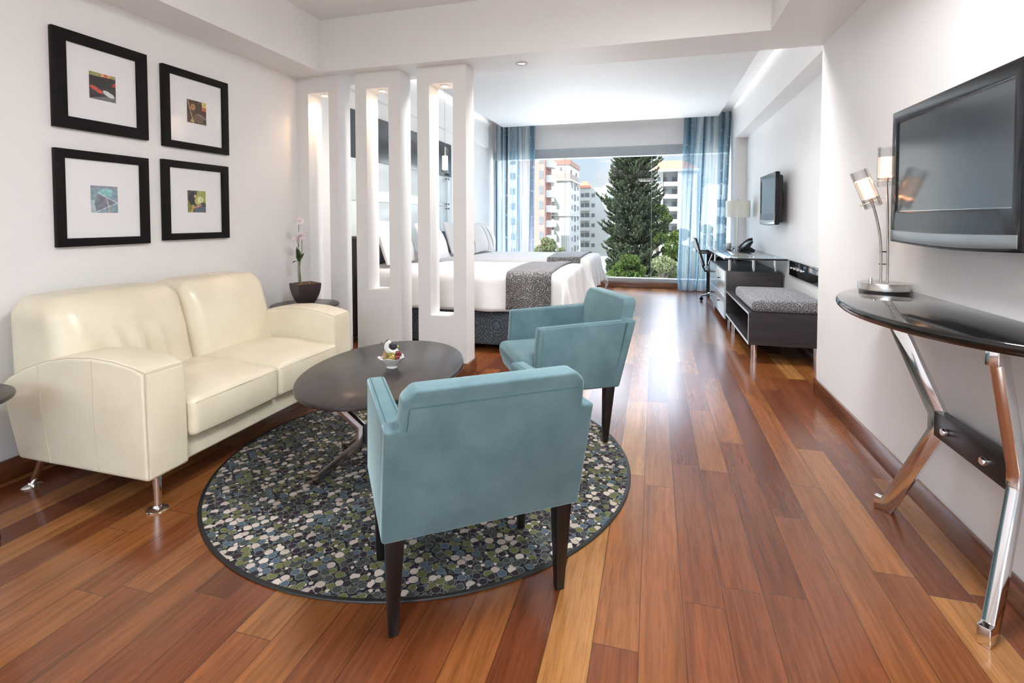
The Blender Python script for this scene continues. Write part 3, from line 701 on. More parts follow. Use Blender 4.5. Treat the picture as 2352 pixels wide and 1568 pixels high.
for k, (gx, gy, gz) in enumerate(((.042, -.020, .078), (.044, -.024, .059), (.042, -.004, .068))):
    if gr is None:
        g = gr = MB().ball((0, 0, 0), (.0105, .0105, .0115), 16).build('red_grape', 'grape', None, ang=80)
    else:
        g = gr.copy(); COL.objects.link(g)
    g.location = (-1.192+gx, 2.14+gy, .5005+gz)
    tag(g, ['upper red grape at the right edge of the fruit dish', 'lower red grape at the right edge of the fruit dish', 'red grape tucked behind the other two grapes in the fruit dish'][k], 'grape', 'red grapes in the fruit dish')
g = MB().ball((0, 0, 0), .008, 14).build('green_grape', 'lime', None); g.location = (-1.192+.026, 2.14+.004, .5005+.102); tag(g, 'pale green grape behind the white fruit wedge', 'grape')
hb = thing('herb_sprig', 'thin green herb sprig sticking out leftwards from the fruit dish', 'herb', (-1.192-.010, 2.14+.01, .5005+.110))
MB().tube([(.012, 0, -.01), (-.02, .004, .004), (-.055, .006, -.002)], .0011, 5).build('stem', 'stem', hb)
m = MB(); random.seed(4)
for i in range(22):
    u = random.random(); c = Vector((-.058*u, .004+random.uniform(-.005, .005), .004*(1-u)+random.uniform(-.004, .005))); d = Vector((random.uniform(-1, 1), random.uniform(-1, 1), random.uniform(-.6, 1))).normalized()*.006
    e_ = Vector((-d.y, d.x, .2)).normalized()*.002
    m.add([c, c+d*.5+e_, c+d, c+d*.5-e_], [(0, 1, 2, 3)])
m.build('leaves', 'leaf', hb)

# ------------------------------------------------------------------ side tables
def side_table(label, x, y):
    t = thing('side_table', label, 'side table', (x, y, 0), 0, 'round espresso side tables')
    oval_top(.25, .25, .533, .552, 72).build('tabletop', 'espresso', t, ang=50)
    for k, a in enumerate((45, 135, 225, 315)):
        pts = [(.20, .0155), (.17, .0155), (.03, .21), (.03, .30), (.17, .517), (.20, .517)]
        o = bent_leg(MB(), -.012, .012, pts, .026).build('leg', 'darkchrome', t, bevel=.002)
        o.rotation_euler = (0, 0, radians(a))
    MB().lathe([(.0, .2), (.034, .2), (.034, .31), (0, .31)], n=24).build('hub', 'black_metal', t)
    return t
side_table('round espresso side table in the corner behind the sofa, carrying the orchid', -2.60, 3.335)
side_table('round espresso side table cut off by the left edge of the picture', -2.488, 1.13)

# ------------------------------------------------------------------ orchid
OT = thing('potted_orchid', 'pink orchid in a tapered square brown pot on the corner side table', 'potted plant', (-2.605, 3.345, .5525), radians(-28)); OT.scale = (.9, .9, .97)
m = MB(); lv = []
for i in range(9):
    t_ = i/8; z = .165*t_; w = .050+.047*math.sin(t_*pi/2)**.8
    lv.append((w, z))
lv += [(.092, .165), (.089, .150), (0, .150)]
vs = []; fs = []
for w, z in lv: vs += [(a*w, b*w, z) for a, b in ((-1, -1), (1, -1), (1, 1), (-1, 1))]
for i in range(len(lv)-1): fs += [(i*4+j, i*4+(j+1) % 4, (i+1)*4+(j+1) % 4, (i+1)*4+j) for j in range(4)]
fs.append((3, 2, 1, 0)); m.add(vs, fs); m.build('pot', 'pot', OT, ang=45)
m = MB(); random.seed(2)
for i in range(90):
    x, y = random.uniform(-.082, .082), random.uniform(-.082, .082); mx = Matrix.Rotation(random.uniform(0, 6), 4, 'Z') @ Matrix.Rotation(random.uniform(-.8, .8), 4, 'X')
    m.ball((x, y, .152+random.uniform(0, .010)), (.011, .006, .004), 6, mx=mx)
m.build('bark_chips', 'bark', OT)['kind'] = 'stuff'
sx, sy = -.035, -.035
stems = [[(sx, sy, .15), (sx-.004, sy, .28), (sx-.006, sy, .42), (sx+.002, sy+.0, .56), (sx+.008, sy, .66)],
         [(sx+.010, sy+.01, .15), (sx+.0, sy+.004, .30), (sx+.006, sy, .42), (sx-.016, sy-.01, .52)],
         [(sx+.02, sy, .15), (sx+.012, sy, .30), (sx+.034, sy+.01, .42), (sx+.038, sy+.01, .53)]]
for s_ in stems: MB().tube(s_, [.005]+[.0028]*(len(s_)-1), 8).build('stem', 'stem', OT)
MB().tube([(sx-.014, sy-.004, .15), (sx-.018, sy-.004, .33)], .002, 6).build('stake', 'black_matte', OT)
def leaf(m, p, d, L, w, droop):
    p = Vector(p); d = Vector(d).normalized(); side = d.cross(Vector((0, 0, 1))); side = side.normalized() if side.length > .1 else Vector((1, 0, 0))
    rows = []; nseg = 8
    for i in range(nseg+1):
        t_ = i/nseg; ww = w*math.sin(min(1, t_*1.05+.04)*pi)**.7 if t_ < 1 else 0.0005
        c = p+d*L*t_+Vector((0, 0, -droop*t_*t_))
        rows.append([c-side*ww+Vector((0, 0, .15*ww)), c-Vector((0, 0, .1*ww)), c+side*ww+Vector((0, 0, .15*ww))])
    b = len(rows); vs = [q for r in rows for q in r]+[q+Vector((0, 0, -.0012)) for r in rows for q in r]; fs = []
    o = 3*b
    for i in range(b-1):
        for j in (0, 1):
            a_ = i*3+j; fs.append((a_, a_+1, a_+4, a_+3)); fs.append((o+a_, o+a_+3, o+a_+4, o+a_+1))
        fs.append((i*3, i*3+3, o+i*3+3, o+i*3)); fs.append((i*3+2, o+i*3+2, o+i*3+5, i*3+5))
    m.add([tuple(q) for q in vs], fs)
for d, L, w, dr in (((-.75, -.3, .35), .085, .017, .05), ((.1, -.2, 1), .13, .020, 0), ((-.25, .1, 1), .11, .018, 0), ((.5, .2, .9), .11, .019, .02), ((.25, -.3, .8), .09, .018, .01)):
    m = MB(); leaf(m, (sx, sy, .335), d, L, w, dr); m.build('leaf', 'leaf', OT, ang=70)
def bloom(c, s, rz, tilt):
    m = MB(); mx = Matrix.Translation(c) @ Matrix.Rotation(rz, 4, 'Z') @ Matrix.Rotation(tilt, 4, 'X')
    for k in range(5):
        a = 2*pi*k/5+.3; L = s*(1.0 if k % 2 else .85); w = s*.46
        pts = []
        for i in range(7):
            t_ = i/6; ww = w*math.sin(pi*min(1, t_*.92+.06))
            for j in (-1, 0, 1):
                x_, y_ = t_*L, j*ww
                z_ = -.25*s*t_*t_+.1*s*abs(j)
                pts.append(mx @ Vector((x_*cos(a)-y_*sin(a), x_*sin(a)+y_*cos(a), z_)))
        fs = [(i*3+j, i*3+j+1, i*3+j+4, i*3+j+3) for i in range(6) for j in (0, 1)]
        m.add([tuple(p) for p in pts], fs)
    m.ball(tuple(mx @ Vector((0, 0, .006))), s*.18, 8)
    return m
for c, s, rz, ti in (((sx+.008, sy-.004, .672), .044, .3, .5), ((sx+.030, sy+.004, .662), .040, 1.2, .9), ((sx-.018, sy-.012, .530), .044, .8, .35), ((sx+.038, sy+.008, .545), .046, 2.0, .8), ((sx+.052, sy+.012, .562), .040, .2, .3)):
    bloom(c, s, rz, ti).build('blossom', 'orchid_pink', OT, ang=80)

# ------------------------------------------------------------------ console table on the right wall
CO = thing('console_table', 'black half-oval console table on bent chrome legs against the right wall', 'console table', (XR, 2.10, 0))
m = MB(); n = 60; A_, B_ = .62, .405
rings = [(-.030, .848), (-.012, .852), (-.002, .864), (0, .874), (-.003, .883), (-.008, .885)]
vs = []
for d, z in rings: vs += [(-.002-(B_+d)*sin(pi*j/n), (A_+d)*cos(pi*j/n), z) for j in range(n+1)]
k = n+1; fs = [tuple(range(k)), tuple(range((len(rings)-1)*k, len(rings)*k))[::-1]]
for i in range(len(rings)-1):
    fs += [(i*k+j, (i+1)*k+j, (i+1)*k+j+1, i*k+j+1) for j in range(n)]
    fs.append((i*k+n, (i+1)*k+n, (i+1)*k, i*k))
m.add(vs, fs).build('tabletop', 'black_glass', CO, ang=50)
for sg, ym in ((-1, -.262), (1, .172)):
    rr = radians(180-sg*45)
    pts = [(.205, .028), (.160, .028), (0, .392), (0, .462), (.160, .821), (.205, .821)]
    lg = bent_leg(MB(), -.016, .016, pts, .055).build('leg', 'chrome', CO, bevel=.003); lg.location = (-.045, ym, 0); lg.rotation_euler = (0, 0, rr)
    mp_ = MB().box(.13, .215, -.03, .03, .8415, .849).build('mounting_plate', 'chrome', CO, bevel=.001); mp_.location = (-.045, ym, 0); mp_.rotation_euler = (0, 0, rr)
st = MB().box(-.062, -.022, -.255, .165, .380, .475).build('stretcher', 'black_metal', CO, bevel=.004)
for yy in (-.16, .07):
    MB().lathe([(.0, 0), (.013, 0), (.014, .004), (.013, .017), (.011, .020), (0, .020)], n=20, mx=Matrix.Translation((-.061, yy, .428)) @ Matrix.Rotation(-pi/2, 4, 'Y')).build('bolt', 'chrome', st)
# table lamp on the console
LP = thing('table_lamp', 'two-armed steel table lamp with glass tube shades on the console table', 'lamp', (.985, 2.612, .8855))
MB().lathe([(.0, 0), (.093, 0), (.096, .003), (.096, .030), (.093, .034), (0, .034)], n=48).build('base', 'brushed', LP)
MB().lathe([(.0, 0), (.009, 0), (.009, .018), (.008, .020), (0, .020)], (-.055, -.01, .034), 16).build('switch', 'chrome', LP)
pole2 = [(.014, 0, .034), (.012, 0, .20), (.008, 0, .36), (.002, 0, .485)]
pole1 = [(-.012, 0, .034), (-.013, 0, .17), (-.020, 0, .25), (-.034, 0, .325), (-.052, 0, .392)]
for p_ in (pole1, pole2):
    # densify
    q = []
    for i in range(len(p_)-1):
        p0 = Vector(p_[max(i-1, 0)]); p1 = Vector(p_[i]); p2 = Vector(p_[i+1]); p3 = Vector(p_[min(i+2, len(p_)-1)])
        for j in range(6):
            t_ = j/6; q.append(.5*((2*p1)+(-p0+p2)*t_+(2*p0-5*p1+4*p2-p3)*t_*t_+(-p0+3*p1-3*p2+p3)*t_**3))
    q.append(Vector(p_[-1])); MB().tube(q, .0055, 12).build('stem', 'brushed', LP)
for z in (.115, .17): MB().tube([(-.020, 0, z), (.016, 0, z)], .0035, 8).build('crossbar', 'chrome', LP)
def shade(c, ang, r=.036, h=.172):
    mx = Matrix.Translation(c) @ Matrix.Rotation(ang, 4, 'Y')
    g = MB().lathe([(r, -.030), (r, h-.030), (r-.002, h-.030), (r-.002, -.030), (r, -.030)], n=36, mx=mx, cap=False).build('shade', 'clear_glass', LP)
    MB().lathe([(r-.0035, .012), (r-.0035, .098), (r-.0055, .098), (r-.0055, .012), (r-.0035, .012)], n=30, mx=mx, cap=False).build('frosted_sleeve', 'frost', g)
    MB().tube([mx @ Vector((-.050, 0, -.006)), mx @ Vector((.050, 0, -.006))], .0012, 6).build('shade_holder', 'brushed', g)
    MB().lathe([(.0, -.014), (.008, -.014), (.008, .016), (0, .016)], n=14, mx=mx).build('socket', 'brushed', g)
    lamp('bulb_light', 'POINT', tuple(mx @ Vector((0, 0, .055))), .5, (1, .62, .36), .012, LP)
shade((.002, 0, .490), 0.0); shade((-.055, 0, .398), radians(-22))
MB().tube([(.09, .01, .012), (.098, .03, .006), (.100, .08, .004), (.101, .15, .004)], .0028, 8).build('power_cord', 'black_matte', LP)

# ------------------------------------------------------------------ televisions
def make_tv(label, x, y0, y1, z0, z1, back):
    w, h = y1-y0, z1-z0
    t = thing('television', label, 'television', (x, (y0+y1)/2, z0), 0)
    b = .075
    m = MB()
    # bezel as a ring in the y-z plane, curved bottom edge
    def ring(o, i, xa, xb):
        vs = [(xa, p[0], p[1]) for p in o]+[(xa, p[0], p[1]) for p in i]+[(xb, p[0], p[1]) for p in o]+[(xb, p[0], p[1]) for p in i]
        k = len(o); fs = []
        for j in range(k):
            q = (j+1) % k
            fs += [(j, q, k+q, k+j), (2*k+j, 3*k+j, 3*k+q, 2*k+q), (j, 2*k+j, 2*k+q, q), (k+j, k+q, 3*k+q, 3*k+j)]
        return vs, fs
    hw = w/2
    N_ = 12
    bot_o = [(-hw+w*j/N_, -.012*sin(pi*j/N_)) for j in range(N_+1)]
    bot_i = [(-hw+b*.62+(w-2*b*.62)*j/N_, .128-.0*sin(pi*j/N_)) for j in range(N_+1)]
    o = bot_o+[(hw, h), (-hw, h)]; i_ = bot_i+[(hw-b*.62, h-.052), (-hw+b*.62, h-.052)]
    m.add(*ring(o, i_, 0, .045)); m.build('bezel', 'black_plastic', t, bevel=.006, seg=3, ang=50)
    MB().rbox(.03, back, -hw+.03, hw-.03, .02, h-.03, .025, (2, 4, 4)).build('housing', 'black_matte', t)
    MB().box(.006, .03, -hw+b*.6, hw-b*.6, .126, h-.05).build('screen', 'screen', t, smooth=False)
    MB().box(.0045, .02, -hw+b*.6, hw-b*.6, .1262, .1285).build('screen_rim', 'chrome', t)
    gp = [(-hw+.012+(w-.024)*j/N_, .010-.012*sin(pi*j/N_)) for j in range(N_+1)]; gq = [(-hw+.012+(w-.024)*j/N_, .050-.006*sin(pi*j/N_)) for j in range(N_+1)][::-1]
    MB().prism(gp+gq, 'x', -.004, .01).build('speaker_grille', 'grille', t, bevel=.002)
    return t
tv1 = make_tv('large black flat television with silver speaker strip on the right wall above the console', .985, 1.745, 2.562, 1.105, 1.655, .075)
MB().box(.07, XR-.985, -.14, .14, .17, .37).build('wall_bracket', 'black_matte', tv1)
tv2 = make_tv('smaller-looking black flat television on the far right wall above the desk', 1.235, 5.955, 6.76, 1.145, 1.71, .085)
MB().box(.08, XB-1.235, -.10, .10, .18, .36).build('wall_bracket', 'black_matte', tv2)

# ------------------------------------------------------------------ framed artworks
def art_red(u, v):
    if v > .86+.03*u: return (.30, .28, .10) if not (((u-.62)/.2)**2+((v-.97)/.12)**2 < 1) else ((.75, .38, .18) if ((u-.62)/.12)**2+((v-.95)/.07)**2 > .4 else (.45, .10, .04))
    if ((u-.28-.5*(.35-v))/.2)**2+((v-.36+.3*(u-.3))/.085)**2 < 1: return (.55, .07, .06)
    a = (u-.72)*.92+(v-.27)*-.35; b = (u-.72)*.35+(v-.27)*.92
    if (a/.23)**2+(b/.085)**2 < 1: return (.62, .66, .64)
    if u > .8 and .58 < v < .58+(u-.8)*1.0: return (.50, .05, .06)
    if v < .13+.12*u-.1*(1-u): return (.16, .16, .17)
    return (.02, .018, .018) if v > .5 else (.035, .03, .038)
def art_brown(u, v):
    if u > .78 and v > .62: return (.62, .50, .16) if v > .78 else (.42, .12, .06)
    if ((u-.3)/.13)**2+((v-.70)/.14)**2 < 1: return (.40, .20, .07)
    d = abs(u-(.06+.28*(1-v)**1.3))
    if d < .022: return (.45, .30, .14)
    if ((u-.27)/.09)**2+((v-.10)/.08)**2 < 1: return (.40, .32, .12)
    if abs(v-(.62-.35*u)) < .012 and u > .55: return (.45, .36, .30)
    if ((u-.6)/.28)**2+((v-.25)/.2)**2 < 1: return (.13, .08, .055)
    return (.07, .035, .022) if (u+v) % .5 > .1 else (.05, .03, .02)
def art_blue(u, v):
    P_ = [(.28, .73), (.98, .38), (.20, .03), (.13, .36), (.20, .52)]
    ins = True; n = len(P_); sgn = False; j = n-1
    for i in range(n):
        if (P_[i][1] > v) != (P_[j][1] > v) and u < (P_[j][0]-P_[i][0])*(v-P_[i][1])/(P_[j][1]-P_[i][1])+P_[i][0]: sgn = not sgn
        j = i
    def seg(a, b, w):
        dx, dy = b[0]-a[0], b[1]-a[1]; t = max(0, min(1, ((u-a[0])*dx+(v-a[1])*dy)/(dx*dx+dy*dy)))
        return hypot(u-a[0]-t*dx, v-a[1]-t*dy) < w
    for a, b in ((P_[0], P_[1]), (P_[1], P_[2])):
        if seg(a, b, .011): return (.60, .66, .68)
    if abs(u-(.45+.23*(1-v)**.7)) < .022 and v < .6: return (.50, .44, .36)
    if sgn: return (.17, .18, .24)
    if ((u-.55)/.27)**2+((v-.75)/.17)**2 < 1: return (.24, .50, .52)
    if u < .2 and v < .45: return (.40, .52, .54)
    if v > .92: return (.26, .26, .33)
    return (.22, .31, .38)
def art_green(u, v):
    if ((u-.70)/.165)**2+((v-.59)/.155)**2 < 1: return (.60, .62, .34)
    if ((u-.56)/.18)**2+((v-.52)/.17)**2 < 1: return (.46, .46, .14)
    if ((u-.42)/.08)**2+((v-.74)/.08)**2 < 1: return (.50, .45, .12)
    if v < .34 and abs(u-(.20+.35*v)) < .055: return (.48, .33, .08)
    if ((u-.55)/.24)**2+((v-.28-.3*(u-.55))/.055)**2 < 1: return (.42, .22, .18)
    if u < .46 and v > .35 and ((u-.30)/.25)**2+((v-.62)/.32)**2 < 1: return (.02, .02, .035)
    if v < .25 and u > .38: return (.09, .11, .15)
    if u < .3 and v < .55: return (.20, .20, .05)
    if u > .5 and v > .45: return (.32, .36, .10)
    return (.06, .06, .05)
def picture(label, y0, y1, z0, z1, iy0, iy1, iz0, iz1, py0, py1, pz0, pz1, art):
    t = thing('framed_picture', label, 'picture', (XL, (y0+y1)/2, (z0+z1)/2), 0, 'four black framed pictures')
    cy, cz = (y0+y1)/2, (z0+z1)/2
    m = MB()
    o = [(y0, z0), (y1, z0), (y1, z1), (y0, z1)]; i_ = [(iy0, iz0), (iy1, iz0), (iy1, iz1), (iy0, iz1)]
    vs = []
    for (x, P_) in ((.001, o), (.026, o), (.022, i_), (.001, i_)): vs += [(x, p[0]-cy, p[1]-cz) for p in P_]
    fs = []
    for a in range(3):
        for j in range(4): q = (j+1) % 4; fs.append((a*4+j, a*4+q, a*4+4+q, a*4+4+j))
    for j in range(4): q = (j+1) % 4; fs.append((12+j, 12+q, q, j))
    m.add(vs, fs).build('frame', 'frame', t, bevel=.0015, ang=30)
    MB().box(.003, .012, iy0-cy-.004, iy1-cy+.004, iz0-cz-.004, iz1-cz+.004).build('mat_board', 'mat_board', t, smooth=False)
    R_ = 44; m = MB(); vs = []; fs = []; cs = []
    for a in range(R_+1):
        for b in range(R_+1):
            vs.append((.0128, py0-cy+(py1-py0)*a/R_, pz0-cz+(pz1-pz0)*b/R_))
    for a in range(R_):
        for b in range(R_):
            i0 = a*(R_+1)+b; fs.append((i0, i0+R_+1, i0+R_+2, i0+1)); u, v = (a+.5)/R_, (b+.5)/R_
            c = art(u, v); nn = 1+.35*noise.noise(Vector((u*9, v*9, y0*10))); cs.append(tuple(min(1, q*nn) for q in c))
    me = bpy.data.meshes.new('print'); me.from_pydata(vs, [], fs); me.materials.append(M['print'])
    at = me.color_attributes.new('Col', 'FLOAT_COLOR', 'CORNER')
    for p in me.polygons:
        for li in p.loop_indices: at.data[li].color = (*cs[p.index], 1)
    ob = bpy.data.objects.new('print', me); COL.objects.link(ob); ob.parent = t
picture('upper left black framed picture, red and white streaks on a dark print', 1.812, 2.298, 1.666, 2.160, 1.878, 2.236, 1.727, 2.104, 1.987, 2.123, 1.843, 1.985, art_red)
picture('upper right black framed picture, brown print with a yellow patch', 2.392, 2.880, 1.650, 2.143, 2.444, 2.829, 1.693, 2.098, 2.565, 2.708, 1.824, 1.970, art_brown)
picture('lower left black framed picture, pale blue print with a dark diamond', 1.811, 2.293, 1.066, 1.561, 1.857, 2.241, 1.109, 1.516, 1.978, 2.118, 1.241, 1.385, art_blue)
picture('lower right black framed picture, green print with a pale round shape', 2.381, 2.870, 1.078, 1.570, 2.431, 2.814, 1.119, 1.526, 2.555, 2.690, 1.251, 1.391, art_green)

# ------------------------------------------------------------------ bedroom: wall panels, beds
PX = XLB
def wall_panel(name, label, y0, y1, z0, z1, mat):
    o = MB().box(PX+.001, PX+.016, y0, y1, z0, z1).build(name, mat, None, bevel=.0015); tag(o, label, 'wall panel', 'headboard wall panels'); return o
ys = [4.30, 6.90, 7.06]  # reflective glass wall: its bright lower reflection is painted in as pale panels
wall_panel('mirror_panel', 'long dark mirror panel along the top of the headboard wall', 4.30, 7.055, 1.830, 2.310, 'smoke_glass')
wall_panel('glass_panel', 'glass panel, painted pale for its bright reflection, in the middle row of the headboard wall', 4.30, 6.900, 1.400, 1.826, 'white_and_reflection')
wall_panel('glass_panel', 'glass panel, painted pale for its bright reflection, in the bottom row of the headboard wall', 4.30, 6.900, .30, 1.396, 'white_and_reflection')
wall_panel('glass_panel', 'narrow glass strip, painted pale for its bright reflection, at the window end of the headboard wall', 6.904, 7.055, .30, 1.826, 'white_and_reflection')
cl_ = None
for k, (y, z) in enumerate(((6.86, 1.86), (6.945, 1.86), (6.86, 1.795), (6.945, 1.795), (6.86, 1.43), (6.945, 1.43), (6.86, 1.365), (6.945, 1.365))):
    if cl_ is None: o = cl_ = MB().lathe([(0, 0), (.012, 0), (.012, .008), (.010, .010), (0, .010)], n=14, mx=Matrix.Rotation(pi/2, 4, 'Y')).build('panel_fixing', 'black_metal')
    else: o = cl_.copy(); COL.objects.link(o)
    o.location = (PX+.016, y, z)
    tag(o, 'small black fixing stud of the glass panels, %s row, %s' % (('topmost', 'second', 'third', 'lowest')[k//2], ('left of the joint', 'right of the joint')[k % 2]), 'fixing stud', 'panel fixing studs')

def sheet(x0, x1, y0, y1, zt, drop, end=0.0, off=0.0, thick=.012, seed=0, r=.07, nx=60, ny=26, flare=.10, wav=.010, headdrop=0.0):
    """cloth lying on a mattress, hanging over both long sides and (end>0) over the foot end"""
    m = MB(); nd = 12; ne = 14 if end else 0
    bs = [(-drop*(1-i/nd)) for i in range(nd)]+[(y1-y0)*i/ny for i in range(ny+1)]+[(y1-y0)+drop*(i+1)/nd for i in range(nd)]
    as_ = [(x1-x0)*i/nx for i in range(nx+1)]+[(x1-x0)+end*(i+1)/ne for i in range(ne)]
    Wd, Ld = y1-y0, x1-x0
    def wrap(o):  # overflow length -> (out, down) round an edge of radius r
        q = r*pi/2
        if o <= 0: return 0.0, 0.0
        if o < q: a = o/r; return r*sin(a)*.6, r*(1-cos(a))
        return r*.6, r+(o-q)
    def pos(a, b):
        oa = max(0, a-(Ld-r*.3)) if end else 0.0
        ob = max(0, -b+r*.3) if b < Wd/2 else max(0, b-(Wd-r*.3)); sg = -1 if b < Wd/2 else 1
        oo = hypot(oa, ob) if (oa > 0 and ob > 0) else max(oa, ob)
        out, dn = wrap(oo)
        if oo > 0: ux, uy = oa/oo, ob/oo
        else: ux = uy = 0
        fl = flare*dn*(1+1.2*min(ux, uy)*2)
        fold = wav*max(0, dn-.03)*8*(sin((x0+a)*17+seed)*uy+sin(b*15+seed*2)*ux)
        if oa > 0 and ob > 0: fold += .05*dn*sin(3*math.atan2(oa, ob)*2)
        xx = x0+min(a, Ld-r*.3 if end else a)+ux*(out+fl+fold)
        yy = (y0+r*.3 if sg < 0 else y1-r*.3)+sg*uy*(out+fl+fold) if ob > 0 else y0+b
        z = zt-dn
        nz_ = noise.noise(Vector((xx*3.2, yy*3.2, seed)))*.006 if dn < .02 else 0
        crown = .018*(1-(2*min(max(b/Wd, 0), 1)-1)**2)
        return Vector((xx, yy, z+nz_+(crown if dn < .12 else crown*.0)*1.0+off*(1 if dn < .05 else 0))), Vector((ux, sg*uy, .0))
    P_ = []
    for a in as_:
        for b in bs:
            p, u = pos(a, b); P_.append(tuple(p+u*off))
    k = len(bs); fs = []
    for i in range(len(as_)-1):
        for j in range(k-1): q = i*k+j; fs.append((q, q+k, q+k+1, q+1))
    m.add(P_, fs); return m
def solidify(o, t):
    md = o.modifiers.new('solid', 'SOLIDIFY'); md.thickness = t; md.offset = -1
def make_bed(label, y0, y1, seed):
    t = thing('bed', label, 'bed', (-2.85, (y0+y1)/2, 0), 0, 'white made-up beds')
    m = MB().rbox(-2.80, -.80, y0+.03, y1-.03, .055, .36, .02, (6, 6, 3)); m.build('bed_base', 'bedbase', t, world=True)
    for x in (-2.6, -.95):
        for y in (y0+.16, y1-.16): MB().lathe([(0, 0), (.028, 0), (.03, .06), (0, .06)], (x, y, 0), 16).build('foot', 'black_matte', t, world=True)
    MB().rbox(-2.80, -.79, y0+.015, y1-.015, .36, .70, .06, (8, 8, 4)).build('mattress', 'bed_white', t, world=True, ang=70)
    q = sheet(-2.76, -.76, y0, y1, .722, .36, .40, seed=seed, flare=.10).build('duvet', 'bed_white', t, world=True, ang=80); solidify(q, .014)
    # upholstered headboard
    MB().rbox(-2.912, -2.815, y0-.02, y1+.02, .05, 1.04, .03, (2, 12, 8)).build('headboard', 'black_matte', t, world=True)
    return t
B1 = (4.36, 5.52); B2 = (6.15, 7.35)
make_bed('white made-up bed nearer the viewer, behind the slotted columns', B1[0], B1[1], 1.0)
make_bed('white made-up bed by the big window', B2[0], B2[1], 2.7)
def make_runner(label, y0, y1, seed):
    q = sheet(-1.27, -.86, y0, y1, .727, .345, 0, off=.010, seed=seed, nx=14, flare=.10).build('bed_runner', 'runner'); solidify(q, .004)
    tag(q, label, 'bed runner', 'patterned bed runners')
    fo = sheet(-1.005, -.86, y0, y1, .731, .345, 0, off=.013, seed=seed, nx=6, flare=.10).build('folded_edge', 'runner', q, ang=80); solidify(fo, .004)
make_runner('dark patterned runner across the foot of the nearer bed', B1[0], B1[1], 1.0)
make_runner('dark patterned runner across the foot of the bed by the window', B2[0], B2[1], 2.7)
def make_pillow(label, x, y, z, rz, tilt, roll=0, w=.62, h=.44, piping=True):
    t = thing('pillow', label, 'pillow', (x, y, z), rz, 'white bed pillows'); t.rotation_euler = (roll, tilt, rz)
    def pf(p):
        u, v = p.y/(w/2), p.z/(h/2)
        puff = max(0, 1-abs(u)**2.4)*max(0, 1-abs(v)**2.4)
        c = 1+.05*(abs(u*v))
        wr = .006*noise.noise(Vector((p.y*11, p.z*11, x*5+y)))
        return (p.x*(.16+puff*1.05)+wr*(1 if p.x > 0 else -1)*.6, p.y*c, p.z*c)
    MB().rbox(-.085, .085, -w/2, w/2, -h/2, h/2, .02, (4, 16, 12), pf).build('pillow_case', 'pillow', t, ang=80)
    if piping:
        for s_ in (-1, 1):
            pts = []
            for i in range(15):
                u = -1+2*i/14; yy = s_*(w/2-.075); v = u
                puff = max(0, 1-abs(yy/(w/2))**2.4)*max(0, 1-abs(v)**2.4)
                pts.append((.085*(.16+puff*1.05)+.003, yy, v*h/2))
            MB().tube(pts, .0028, 6).build('piping', 'black_cord', t)
    return t
lab = ['pillow leaning on the black headboard of the window bed, nearest the columns', 'pillow with black piping in the middle of the window bed head', 'pillow with black piping at the window side of the window bed',
       'large pillow lying against the headboard of the nearer bed', 'pillow with black piping at the far side of the nearer bed']
make_pillow(lab[0], -2.57, 6.44, .962, radians(-4), radians(-18), 0, .58, .42, False)
make_pillow(lab[1], -2.36, 6.58, .955, radians(-8), radians(-22), .04, .56, .40)
make_pillow(lab[2], -2.38, 7.14, .945, radians(16), radians(-24), -.06, .56, .42)
make_pillow(lab[3], -2.57, 4.74, .975, 0, radians(-20), 0, .64, .44, False)
make_pillow(lab[4], -2.36, 5.18, .962, radians(4), radians(-24), 0, .60, .42)
# nightstand and pendant between the beds
NS = thing('nightstand', 'white nightstand between the two beds', 'nightstand', (-2.66, 5.84, 0))
MB().box(-.24, .22, -.20, .19, .12, .50).build('body', 'white_and_reflection', NS, bevel=.004)
for sx in (-1, 1):
    for sy in (-1, 1): MB().lathe([(0, 0), (.016, 0), (.016, .125), (0, .125)], (sx*.19, sy*.16, 0), 14).build('leg', 'chrome', NS)
for z in (.14, .32): d = MB().box(  .22, .234, -.19, .18, z, z+.17).build('drawer', 'white_and_reflection', NS, bevel=.003); MB().box(.234, .25, -.05, .05, z+.08, z+.09).build('handle', 'chrome', d, bevel=.002)
PD = thing('pendant_lamp', 'glass tube pendant lamp hanging between the beds, seen through the right column slot', 'pendant lamp', (-2.5, 5.85, 2.85))
MB().tube([(0, 0, 0), (0, 0, -.76)], .0018, 6).build('cord', 'brushed', PD)
MB().lathe([(.05, 0), (.05, -.02), (.0, -.022)], n=24).build('ceiling_rose', 'brushed', PD)
g = MB().lathe([(.043, -.765), (.045, -.765), (.045, -1.075), (.043, -1.075), (.043, -.765)], n=30, cap=False).build('shade', 'clear_glass', PD)
MB().lathe([(0, -.86), (.037, -.86), (.037, -1.03), (0, -1.03)], n=26).build('frosted_sleeve', 'frost2', g)
MB().lathe([(0, -.75), (.016, -.75), (.016, -.86), (0, -.86)], n=16).build('socket', 'brushed', g)

